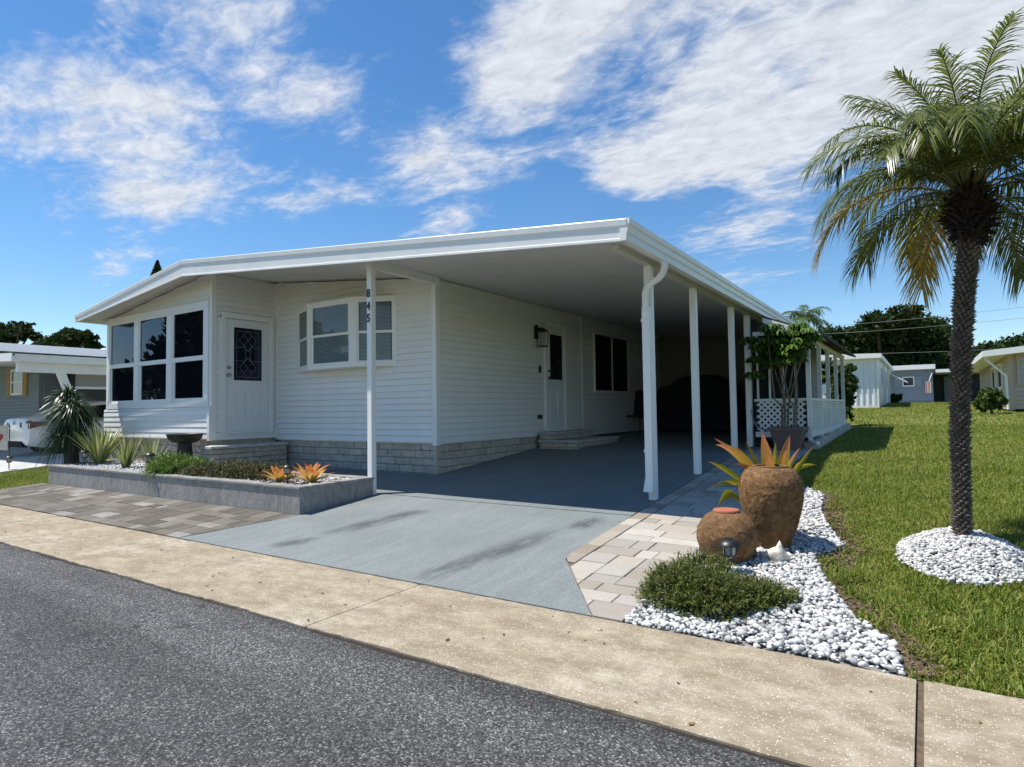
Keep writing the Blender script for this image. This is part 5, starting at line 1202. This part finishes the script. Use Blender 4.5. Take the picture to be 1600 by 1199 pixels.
for s0,s1 in ((wa.x-.40,wa.x-.03),(wb_.x+.03,wb_.x+.36)):
    mb = MB().box(s0,s1,YW-.05,YW-.021,wz_b-.03,wz_t+.03)
    sh = obj('shutter', mb, 'yellow', nh); mb = MB()
    zz = wz_b
    while zz < wz_t: mb.box(s0+.04,s1-.04,YW-.06,YW-.051,zz,zz+.035); zz += .06
    obj('slats', mb, 'yellow', sh)
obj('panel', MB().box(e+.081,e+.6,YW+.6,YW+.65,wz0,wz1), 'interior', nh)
EX = -17.6; zt,zb = 2.77,2.59
cr = obj('carport_roof', MB().hexa([(-25,5.62,zb+.35),(EX,5.62,zb+.05),(EX,17,zb+.05),(-25,17,zb+.35)],[(-25,5.62,zt+.30),(EX,5.62,zt-.01),(EX,17,zt-.01),(-25,17,zt+.30)]), 'soffit', nh)
sweep([((EX,5.58,zt),(1,0)),((EX,17,zt),(1,0))],[(0,.0),(.09,.0),(.09,-.05),(.06,-.06),(.06,-.17),(0,-.18)],'gutter','trim',cr)
obj('fascia', MB().hexa([(-25,5.56,zb+.30),(EX+.09,5.56,zb),(EX+.09,5.619,zb),(-25,5.619,zb+.30)],[(-25,5.56,zt+.31),(EX+.09,5.56,zt+.01),(EX+.09,5.619,zt+.01),(-25,5.619,zt+.31)]), 'trim', cr)
obj('beam', MB().box(EX-.25,EX-.10,5.75,16.8,2.36,2.60), 'trim', nh)
UX = -21.5; u0,u1 = onx(60,541,UX),onx(60,551,UX)
up = obj('roof', MB().hexa([(-34,5.4,u1.z+.5),(UX,5.4,u1.z+.02),(UX,17,u1.z+.02),(-34,17,u1.z+.5)],[(-34,5.4,u0.z+.55),(UX,5.4,u0.z),(UX,17,u0.z),(-34,17,u0.z+.55)]), 'trim', nh)
obj('fascia', MB().box(UX+.001,UX+.06,5.38,17,u1.z-.02,u0.z+.02), 'trim', up); obj('vent', MB().box(-22.4,-22.1,9.5,9.9,u0.z+.02,u0.z+.14), 'trim', up)
obj('wall', MB().box(UX-.08,UX-.02,5.8,YW-.1,zt+.05,u1.z), 'interior', nh) if False else None
d0,d1 = onx(90,568,EX-.18),onx(114,628,EX-.18)
obj('brace', MB().hexa([(EX-.28,d1.y-.09,d1.z),(EX-.16,d1.y-.09,d1.z),(EX-.16,d1.y+.09,d1.z),(EX-.28,d1.y+.09,d1.z)],[(EX-.28,d0.y-.09,d0.z),(EX-.16,d0.y-.09,d0.z),(EX-.16,d0.y+.09,d0.z),(EX-.28,d0.y+.09,d0.z)]), 'trim', nh)
obj('carport_post', MB().box(EX-.28,EX-.16,d1.y-.07,d1.y+.07,.3,d1.z), 'trim', nh)
s0,s1 = onx(112,584,EX-.3),onx(172,607,EX-.3)
sh = obj('roll_shade', MB().box(EX-.315,EX-.30,d1.y+.1,9.2,s1.z,s0.z), 'shade', nh); obj('bottom_bar', MB().tube([(EX-.3,d1.y+.1,s1.z),(EX-.3,9.2,s1.z)],.035,8), 'trim', sh); obj('top_roller', MB().tube([(EX-.3,d1.y+.1,s0.z+.03),(EX-.3,9.2,s0.z+.03)],.05,8), 'trim', sh)
y0 = ony(120,625,12.0); obj('shutter', MB().box(y0.x-.45,y0.x+.45,11.95,12.0,1.3,2.3), 'yellow', nh); obj('wall', MB().box(-33.5,-17.7,12.02,12.1,.5,2.7), 'interior', nh)
nd_ = slabpoly('neighbour_driveway',[(-25,3.60),(-16.6,3.60),(-16.6,10.5),(-25,10.5)],'concrete2',-.002,.1)
# white car in the neighbour's carport, tail towards the street
cxr, cxl, cy0 = -19.45, -21.25, 6.55; cz = gz(6.6)
car = thing('car',((cxr+cxl)/2,cy0+2.2,cz),'white saloon car parked tail-out under the neighbour carport','car')
sec = [(0,.42,.92,.70,.80),(.06,.30,1.00,.84,.86),(.35,.24,1.05,.90,.88),(.9,.22,1.06,.91,.90),(1.8,.20,1.0,.91,.90),(3.0,.20,.97,.91,.90),(3.7,.22,.90,.90,.86),(4.3,.26,.80,.82,.78),(4.5,.36,.66,.66,.6)]
mb = MB(); mx = (cxr+cxl)/2
for (y,zb_,zt_,hw,hs) in sec:
    ring = [(-hw*.86,zb_),(-hw,zb_+.14),(-hw*1.0,zb_+(zt_-zb_)*.55),(-hs*.98,zt_-.10),(-hs*.80,zt_),(0,zt_+.02),(hs*.80,zt_),(hs*.98,zt_-.10),(hw*1.0,zb_+(zt_-zb_)*.55),(hw,zb_+.14),(hw*.86,zb_)]
    mb.v += [(mx+x,cy0+y,cz+q) for x,q in ring]
n = 11
mb.f = [(i*n+j,i*n+(j+1)%n,(i+1)*n+(j+1)%n,(i+1)*n+j) for i in range(len(sec)-1) for j in range(n)]+[tuple(range(n)),tuple(range((len(sec)-1)*n,len(sec)*n))[::-1]]
body = obj('body', mb, 'carwhite', car, smooth=True)
cab = [(.55,1.03,.70),(1.25,1.42,.60),(1.9,1.47,.60),(2.6,1.44,.60),(3.5,1.0,.70)]
mb = MB()
for (y,zt_,hw) in cab: mb.v += [(mx-hw-.12,cy0+y,cz+.95),(mx-hw,cy0+y,cz+zt_-.04),(mx-hw*.6,cy0+y,cz+zt_),(mx+hw*.6,cy0+y,cz+zt_),(mx+hw,cy0+y,cz+zt_-.04),(mx+hw+.12,cy0+y,cz+.95)]
mb.f = [(i*6+j,i*6+j+1,(i+1)*6+j+1,(i+1)*6+j) for i in range(4) for j in range(5)]; obj('windows', mb, 'glassdark', car, smooth=True)
mb = MB()
for (y,zt_,hw) in [(.55,1.06,.72),(1.15,1.40,.63),(1.9,1.485,.63),(2.7,1.44,.63),(3.45,1.06,.72)]: mb.v += [(mx-hw*1.06,cy0+y,cz+zt_-.11),(mx-hw*.99,cy0+y,cz+zt_-.02),(mx-hw*.6,cy0+y,cz+zt_+.015),(mx+hw*.6,cy0+y,cz+zt_+.015),(mx+hw*.99,cy0+y,cz+zt_-.02),(mx+hw*1.06,cy0+y,cz+zt_-.11)]
mb.f = [(i*6+j,i*6+j+1,(i+1)*6+j+1,(i+1)*6+j) for i in range(4) for j in range(5)]; obj('roof', mb, 'carwhite', car, smooth=True)
for y in (.78,1.95): obj('pillar', MB().hexa([(cxr-.14,cy0+y,cz+.94),(cxr-.09,cy0+y,cz+.94),(cxr-.09,cy0+y+.12,cz+.94),(cxr-.14,cy0+y+.12,cz+.94)],[(mx+.61,cy0+y+.42,cz+1.38),(mx+.65,cy0+y+.42,cz+1.38),(mx+.65,cy0+y+.54,cz+1.38),(mx+.61,cy0+y+.54,cz+1.38)]), 'carwhite', car)
for s in (-1,1):
    mb = MB(); mb.hexa([(mx+s*.40,cy0-.012,cz+.78),(mx+s*.40,cy0-.012,cz+.90),(mx+s*.40,cy0+.05,cz+.90),(mx+s*.40,cy0+.05,cz+.78)],[(mx+s*.82,cy0+.03,cz+.74),(mx+s*.82,cy0+.03,cz+.95),(mx+s*.86,cy0+.10,cz+.95),(mx+s*.86,cy0+.10,cz+.74)])
    mb.hexa([(mx+s*.80,cy0+.06,cz+.75),(mx+s*.80,cy0+.06,cz+.93),(mx+s*.92,cy0+.06,cz+.93),(mx+s*.92,cy0+.06,cz+.75)],[(mx+s*.80,cy0+.42,cz+.84),(mx+s*.80,cy0+.42,cz+.93),(mx+s*.925,cy0+.42,cz+.93),(mx+s*.925,cy0+.42,cz+.84)])
    obj('tail_light', mb, 'tail', car)
    for yy in (.95,3.6):
        wx = mx+s*.80; w_ = MB(); rg = []
        for (r,o_) in ((.20,-.1),(.30,-.105),(.325,-.08),(.325,.08),(.30,.105),(.20,.1)):
            for j in range(20): a = 2*math.pi*j/20; w_.v.append((wx+o_,cy0+yy+r*math.cos(a),cz+.325+r*math.sin(a)))
        w_.f = [(i*20+j,i*20+(j+1)%20,(i+1)*20+(j+1)%20,(i+1)*20+j) for i in range(5) for j in range(20)]; wh = obj('wheel', w_, 'rubber', car, smooth=True)
        obj('rim', MB().box(wx-.02,wx+.02,cy0+yy-.13,cy0+yy+.13,cz+.30,cz+.35).box(wx-.021,wx+.021,cy0+yy-.025,cy0+yy+.025,cz+.195,cz+.455).tube([(wx-.06,cy0+yy,cz+.325),(wx+.06,cy0+yy,cz+.325)],.20,20), 'rim', wh)
obj('bumper_insert', MB().hexa([(mx-.62,cy0-.02,cz+.25),(mx+.62,cy0-.02,cz+.25),(mx+.62,cy0+.1,cz+.25),(mx-.62,cy0+.1,cz+.25)],[(mx-.5,cy0-.02,cz+.40),(mx+.5,cy0-.02,cz+.40),(mx+.5,cy0+.1,cz+.44),(mx-.5,cy0+.1,cz+.44)]), 'dark', car)
obj('badge', MB().lathe([(.05,0),(.05,.012),(.001,.016)],(0,0,0),14), 'chrome', car, world=False) if False else None
bd = obj('badge', MB().lathe([(.05,0),(.05,.012),(.001,.016)],(0,0,0),14), 'chrome', car, world=False); bd.rotation_euler=(R(90),0,0); bd.location=(0,-2.215,.90)
# garden flag and light by the neighbour drive
fp = at(-2,700,14.2)
gzf = gz(fp.y); t = thing('garden_flag',(fp.x,fp.y,gzf),'small red and cream garden flag on a black stake at the left edge','flag')
obj('stake', MB().tube([(fp.x+.24,fp.y+.12,gzf-.03),(fp.x+.24,fp.y+.12,gzf+.98),(fp.x-.24,fp.y-.12,gzf+.98)],.010,6), 'black', t)
fl = obj('cloth', MB().hexa([(fp.x-.2,fp.y-.10,gzf+.40),(fp.x+.2,fp.y+.10,gzf+.40),(fp.x+.197,fp.y+.108,gzf+.40),(fp.x-.203,fp.y-.092,gzf+.40)],[(fp.x-.2,fp.y-.10,gzf+.96),(fp.x+.2,fp.y+.10,gzf+.96),(fp.x+.197,fp.y+.108,gzf+.96),(fp.x-.203,fp.y-.092,gzf+.96)]), 'flagcream', t)
mb = MB(); u = Vector((.894,.447,0)); o_ = Vector((fp.x,fp.y,gzf+.68))+Vector((.003,-.006,0)); ht = []
for k in range(24): a = 2*math.pi*k/24; ht.append(o_+u*(.10*math.sin(a)**3)+Vector((0,0,.0075*(13*math.cos(a)-5*math.cos(2*a)-2*math.cos(3*a)-math.cos(4*a)))))
mb.prism(ht,(.002,-.004,0)); obj('emblem', mb, 'flagred', fl)
g = ony(14,735,5.35); pathlight(g.x,5.35,gz(5.35),'path light on the grass strip beside the garden flag',.30)

# ================================================================ right neighbours
def ribbed(mb, a0,a1,Y,z0,z1,pitch=.24):
    x = a0
    while x < a1-.01:
        mb.box(x,min(x+pitch*.30,a1),Y-.05,Y,z0,z1); x += pitch
wh = thing('white_mobile_home',(-4,38,1.15),'white ribbed-metal mobile home across the lawn behind the porch','house')
YH = 33.0; xr = ony(1372,600,YH).x; xm = ony(1327,600,YH).x; zb = ony(1372,636,YH).z; zt = ony(1372,560,YH).z
obj('wall', MB().box(-8,xr,YH,46.5,zb,zt), 'ribbed', wh); mb = MB(); ribbed(mb,xm,xr,YH-.002,zb+.06,zt-.14); obj('ribs', mb, 'ribbed', wh)
obj('skirt_trim', MB().box(xm,xr+.02,YH-.05,YH-.03,zb-.05,zb+.06), 'trim', wh); obj('skirt', MB().box(xm,xr-.05,YH+.05,46,zb-.4,zb-.01), 'mortar', wh)
obj('corner_trim', MB().box(xr-.05,xr+.02,YH-.051,YH+.06,zb+.061,zt), 'trim', wh)
obj('roof', MB().hexa([(-8,YH-.35,zt),(xr+.18,YH-.35,zt),(xr+.18,46.9,zt),(-8,46.9,zt)],[(-8,YH-.35,zt+.36),(xr+.18,YH-.35,zt+.20),(xr+.18,46.9,zt+.20),(-8,46.9,zt+.36)]), 'trim', wh)
for (yy,w_) in ((35.5,.9),(40,.7)):
    win = obj('window', frame(MB(),'y',xr,xr+.05,yy,yy+w_,zb+1.0,zb+1.95,.06), 'trim', wh); obj('pane', MB().box(xr+.02,xr+.026,yy+.06,yy+w_-.06,zb+1.06,zb+1.89), 'glassdark', win)
for yy in (37.6,42.5,44.8): obj('downspout', MB().box(xr+.02,xr+.10,yy,yy+.09,zb-.2,zt), 'trim', wh)
for xx in (xm-1.05,xm-2.3):
    win = obj('window', frame(MB(),'x',YH-.05,YH-.002,xx,xx+.9,zb+1.15,zb+2.0,.06), 'trim', wh); obj('pane', MB().box(xx+.06,xx+.84,YH-.03,YH-.024,zb+1.21,zb+1.94), 'glassdark', win)
aw = Vector((xr,44.0,zt-.1)); obj('awning', MB().hexa([(xr+.02,43.2,zt-.30),(xr+.95,43.2,zt-.86),(xr+.95,45.2,zt-.86),(xr+.02,45.2,zt-.30)],[(xr+.02,43.2,zt-.22),(xr+.95,43.2,zt-.78),(xr+.95,45.2,zt-.78),(xr+.02,45.2,zt-.22)]), 'trim', wh)
bh = thing('blue_house',(0,50,1.25),'pale blue house with dark carport far across the lawn','house')
YH = 50.0; a,b,c,d = ony(1388,600,YH).x,ony(1458,600,YH).x,ony(1540,600,YH).x,ony(1458,576,YH).z; zb = ony(1430,631,YH).z-.1; zt = ony(1458,577,YH).z
wl = obj('wall', MB().box(a-2,b,YH,58,zb,zt), 'neighblue', bh); mb = MB(); boards(None,'x',YH,a-2,b,zb,zt,-1,ch=.16,joined=mb); obj('siding', mb, 'neighblue', wl)
obj('carport_wall', MB().box(b,c,54,54.1,zb,zt-.2), 'interior', bh); obj('carport_door', MB().box(ony(1475,600,54).x,ony(1497,600,54).x,53.9,53.99,zb,zb+2.0), 'neighblue', bh)
obj('roof', MB().box(a-2.4,b+.15,YH-.6,58.4,zt,zt+.30), 'trim', bh); obj('carport_roof', MB().box(b+.16,c,YH-.6,56,zt-.25,zt-.05), 'trim', bh); obj('carport_post', MB().box(c-.3,c-.2,YH-.5,YH-.4,zb,zt-.25), 'trim', bh)
wa,wb2 = ony(1410,600,YH).x,ony(1429,600,YH).x; win = obj('window', frame(MB(),'x',YH-.08,YH-.002,wa,wb2,ony(1420,604,YH).z,ony(1420,589,YH).z,.07), 'trim', bh); obj('pane', MB().box(wa+.07,wb2-.07,YH-.04,YH-.03,ony(1420,604,YH).z+.07,ony(1420,589,YH).z-.07), 'glassdark', win)
for s0 in (wa-.45,wb2+.04): obj('shutter', MB().box(s0,s0+.4,YH-.05,YH-.021,ony(1420,604,YH).z,ony(1420,589,YH).z), 'bluesiding', bh)
sl0 = ony(1395,636,46); slabpoly('neighbour_slab',[(a,46),(b+.3,46),(b+.3,49.8),(a,49.8)],'concrete2',.02,.1); obj('dark_skirt', MB().box(a-1,b,YH-.1,YH-.022,zb-.3,zb+.18), 'dark', bh)
f_ = ony(1452,605,48.5); t = thing('house_flag',(f_.x,48.5,zb),'striped flag hanging at the pale blue house corner','flag'); obj('pole', MB().tube([(f_.x+.18,49.4,zt-.3),(f_.x,48.5,f_.z+.38)],.02,6), 'trim', t); fl = obj('cloth', MB().box(f_.x-.20,f_.x+.10,48.49,48.51,f_.z-.38,f_.z+.36), 'flagcream', t)
obj('stripes', MB().box(f_.x-.18,f_.x-.12,48.48,48.489,f_.z-.36,f_.z+.34).box(f_.x-.05,f_.x+.01,48.48,48.489,f_.z-.36,f_.z+.34), 'redstripe', fl)
gh = thing('beige_house',(6,32,1.1),'beige sided house with white eaves at the right edge behind the palm','house')
YH = 27.0; xc = ony(1578,600,YH).x; zb = ony(1578,640,YH).z; zt = ony(1578,553,YH).z
wl = obj('wall', MB().box(xc,14,YH,40,zb,zt), 'beige', gh); mb = MB(); boards(None,'x',YH,xc,14,zb,zt,-1,ch=.15,joined=mb); boards(None,'y',xc,YH,40,zb,zt,-1,ch=.15,joined=mb); obj('siding', mb, 'beige', wl)
obj('corner_post', MB().box(xc-.04,xc+.10,YH-.045,YH+.1,zb-.02,zt), 'beige', gh)
obj('roof', MB().hexa([(xc-.75,YH-.6,zt-.10),(8.5,YH-.6,zt+.50),(8.5,40.5,zt+.50),(xc-.75,40.5,zt-.10)],[(xc-.75,YH-.6,zt+.10),(8.5,YH-.6,zt+.74),(8.5,40.5,zt+.74),(xc-.75,40.5,zt+.10)]), 'trim', gh)
obj('downspout', MB().tube([(xc-.65,YH-.3,zt-.08),(xc-.62,YH-.3,zt-.2),(xc-.1,YH-.08,zt-.75),(xc-.08,YH-.08,zb)],.04,8), 'trim', gh, smooth=True)
win = obj('window', frame(MB(),'x',YH-.07,YH-.002,xc+.2,xc+1.5,ony(1585,602,YH).z,ony(1585,552,YH).z,.08), 'beige', gh)
for k in range(4):
    z0 = ony(1585,602,YH).z+.08; z1 = ony(1585,552,YH).z-.08; obj('pane', MB().box(xc+.28,xc+1.42,YH-.05,YH-.044,z0+(z1-z0)*k/4+.01,z0+(z1-z0)*(k+1)/4-.01), 'blind', win)
for (y0,y1) in ((29.0,30.6),(31.6,33.0)):
    win = obj('window', frame(MB(),'y',xc-.06,xc-.002,y0,y1,zb+.75,zb+1.7,.08), 'trim', gh); obj('pane', MB().box(xc-.035,xc-.028,y0+.08,y1-.08,zb+.83,zb+1.62), 'glassdark', win)

# ================================================================ shrubs, trees, wires
def tree(name, label, base, blobs, nleaf, size, mat, trunk_r, cat='tree', limbs=7, fork=.45, group=None, leafname='crown'):
    t = thing(name, tuple(base), label, cat, group); base = Vector(base); tops = [Vector(b[:3]) for b in blobs]
    cz_ = min(v.z for v in tops); f = base.lerp(Vector((sum(v.x for v in tops)/len(tops),sum(v.y for v in tops)/len(tops),cz_)),fork)
    obj('trunk', MB().tube([base-Vector((0,0,.1)),base.lerp(f,.5)+Vector((trunk_r*.3,0,0)),f],[trunk_r*1.25,trunk_r,trunk_r*.85],10), 'bark', t, smooth=True)
    for b in tops[:limbs]:
        m = f.lerp(b,.5)+Vector((random.uniform(-.3,.3)*trunk_r*4,0,trunk_r*random.uniform(.5,2))); obj('limb', MB().tube([f-Vector((0,0,trunk_r*.4)),m,b],[trunk_r*.6,trunk_r*.4,trunk_r*.14],7), 'bark', t, smooth=True)
    parts = []; tot = sum(b[3]*b[5]*b[4] for b in blobs)
    for (x,y,z,rx,ry,rz) in blobs:
        m = max(30,int(nleaf*rx*ry*rz/tot)); nc = max(8,m//28); u = rng.normal(size=(nc,3)); u /= np.linalg.norm(u,axis=1,keepdims=True); cc = np.array([x,y,z])+u*(rng.random((nc,1))**.33)*np.array([rx,ry,rz])
        id_ = rng.integers(0,nc,m); Pq = cc[id_]+rng.normal(size=(m,3))*np.array([rx,ry,rz])*.13; br = rng.random(nc)*.6
        parts.append(cards(Pq,rng.uniform(.6,1.3,m)*size,np.clip(br[id_]+rng.random(m)*.4,0,1)))
    V,F,A = merge(parts); objnp(leafname,V,F,mat,t,A); return t
def blobs_px(lst, depth, jit=.15):
    out = []
    for (px,py,rx,ry) in lst:
        dd = depth*(1+random.uniform(-jit,jit)*.5); p = at(px,py,dd); out.append((p.x,p.y,p.z,rx*dd/FPX,max(rx,ry)*.8*dd/FPX,ry*dd/FPX))
    return out
oak = [(1400,520,55,30),(1340,540,45,30),(1310,560,30,30),(1440,530,45,30),(1470,555,40,30),(1370,505,30,18),(1420,490,25,14),(1350,580,40,22),(1480,590,35,25),(1300,530,18,20),(1455,575,30,25),(1390,565,40,22),(1495,560,20,24)]
b_ = at(1395,628,62); tree('oak_tree','huge dark spreading oak behind the far homes',(b_.x,b_.y,1.3),blobs_px(oak,62),52000,.26,'oak',.55,limbs=9)
olv = [(1425,588,30,14),(1410,595,22,12),(1445,596,22,12),(1428,578,18,8)]; b_ = at(1425,628,56); tree('olive_tree','small olive-gold tree above the pale blue house roof',(b_.x,b_.y,1.3),blobs_px(olv,56),5000,.18,'olive',.14)
rt = [(1545,560,26,22),(1580,550,35,22),(1515,575,20,20),(1610,545,30,26),(1640,555,40,30)]; b_ = at(1570,625,75); tree('oak_tree','dark trees behind the beige house roof',(b_.x,b_.y,1.3),blobs_px(rt,75),14000,.30,'oak',.4)
lb = [(1275,545,16,20),(1290,560,18,20),(1262,560,14,16)]; b_ = at(1275,628,50); tree('small_tree','dark small tree between porch roof and background palm',(b_.x,b_.y,1.25),blobs_px(lb,50),2200,.28,'oak',.15)
l1 = [(18,520,26,13),(45,523,20,10),(5,528,24,14),(30,508,18,6),(62,530,14,8),(-25,515,25,16)]; b_ = at(28,600,70); tree('oak_tree','airy dark tree rising left above the neighbour roof',(b_.x,b_.y,.8),blobs_px(l1,70),5000,.24,'oak',.28,fork=.7)
l2 = [(115,530,28,12),(90,537,24,10),(135,525,16,9),(148,542,16,8),(105,520,14,7),(70,545,24,9),(160,548,12,5)]; b_ = at(112,600,66); tree('oak_tree','dense dark tree above the neighbour carport roof',(b_.x,b_.y,.8),blobs_px(l2,66),10000,.24,'oak',.3,fork=.7)
pc = at(246,424,45); pn = thing('pine_tree',(pc.x,pc.y,1.0),'dark pointed pine tip showing above the roof ridge','tree'); obj('trunk', MB().tube([(pc.x,pc.y,.9),(pc.x,pc.y,pc.z)],[.16,.04],8), 'bark', pn)
hh = rng.random(2600); rr_ = (1-hh)**.9*1.0; az = rng.uniform(0,6.28,2600); Pq = np.column_stack([pc.x+np.cos(az)*rr_*rng.random(2600)**.5,pc.y+np.sin(az)*rr_*rng.random(2600)**.5,pc.z-2.0+hh*2.75]); V,F,A = cards(Pq,.13); objnp('crown',V,F,'oak',pn,A)
# shrubs
def shrub(label, blobs, n, size, mat='shrub', name='shrub'):
    b = blobs[0]; return tree(name,label,(b[0],b[1],gz(b[1])-.02),blobs,n,size,mat,.04,'shrub',limbs=4,fork=.3,leafname='foliage')
def pb(px,py,Y,rx,ry):
    p = ony(px,py,Y); dp = (p-Vector((0,0,CZ))).dot(_f); return (p.x,p.y,p.z,rx*dp/FPX,rx*dp/FPX,ry*dp/FPX)
shrub('leafy light green shrub just beyond the end of the porch',[pb(1318,600,18.3,18,26),pb(1328,585,18.3,12,14),pb(1305,630,18.3,16,20),pb(1322,640,18.2,12,16),pb(1296,585,18.6,14,22)],3400,.085,'shrub')
shrub('bushy shrub below the beige house downspout, right of the palm trunk',[pb(1548,622,25.5,15,14),pb(1538,630,25.5,12,12),pb(1560,626,25.5,9,12)],2600,.10,'shrub')
shrub('small dark bush at the foot of the blue house wall',[pb(1398,624,44,9,9),pb(1392,628,44,6,6)],900,.16,'oak')
# dark sago in the porch
sg = thing('sago_plant',(-2.05,15.6,.82),'dark spiky plant standing inside the side porch','plant')
az = rng.uniform(0,6.28,60); el = rng.uniform(.3,1.4,60); d = np.stack([np.cos(az)*np.cos(el),np.sin(az)*np.cos(el),np.sin(el)],1); V,F,A = ribbons(np.repeat([[-2.05,15.6,1.15]],60,0),d,rng.uniform(.4,.75,60),.05,.5,4); objnp('leaf_head',V,F,'pony',sg,A); obj('pot', MB().lathe([(.14,0),(.2,.32),(.18,.32),(.15,.28),(.001,.28)],(-2.05,15.6,.82),18), 'tub', sg, smooth=True)
# background palm
q = at(1256,500,40); bp = thing('palm_tree',(q.x,q.y,1.2),'feathery palm with its crown showing above the porch roof','palm tree'); obj('trunk', MB().tube([(q.x,q.y,1.0),(q.x-.05,q.y,q.z-.3)],[.20,.15],10), 'bark', bp, smooth=True); rr = random.Random(4)
for i in range(20): frond(6.283*i/20+rr.uniform(-.2,.2), rr.uniform(.2,1.4), rr.uniform(1.5,1.9), rr.uniform(1.3,2.0), 'shrub', rr.uniform(-.2,.2), 26, root=bp, C=q-Vector((0,0,.2)), ll=.55, lw=.05)
# overhead wires
def wire(a, b, label, sag=.5):
    A_,B2 = Vector(a),Vector(b); pts = [A_.lerp(B2,t)-Vector((0,0,sag*4*t*(1-t))) for t in np.linspace(0,1,24)]
    tag(obj('power_line', MB().tube(pts,.014,5), 'wire', base=tuple(A_), smooth=True), label, 'cable', 'overhead wires')
wire(at(1080,522,52),at(1760,458,52),'highest overhead wire crossing before the huge oak')
wire(at(1080,530,52),at(1760,478,52),'second overhead wire crossing before the huge oak')
wire(at(1080,552,52),at(1760,532,52),'lowest overhead wire crossing low over the white mobile home roof')
# trees across the street (seen only as reflections in the sunroom windows)
def blobs3(c, r, h, n=9):
    return [(c[0]+random.uniform(-.6,.6)*r,c[1]+random.uniform(-.6,.6)*r,h*random.uniform(.45,.85),r*.5,r*.5,h*.2) for _ in range(n)]
tree('oak_tree','dark broad oak reflected in the right sunroom window',(-35,-11,0),blobs3((-35,-11),4.6,8.5,12),6000,.5,'oak',.4)
tree('oak_tree','lower dark tree reflected in the left sunroom windows',(-49,-12,0),blobs3((-49,-12),4.5,5.2,9),5000,.5,'oak',.3)
tree('oak_tree','leafy tree reflected in the middle sunroom window',(-42,-13,0),blobs3((-42,-13),4.2,6.0,9),5000,.5,'oak',.3)
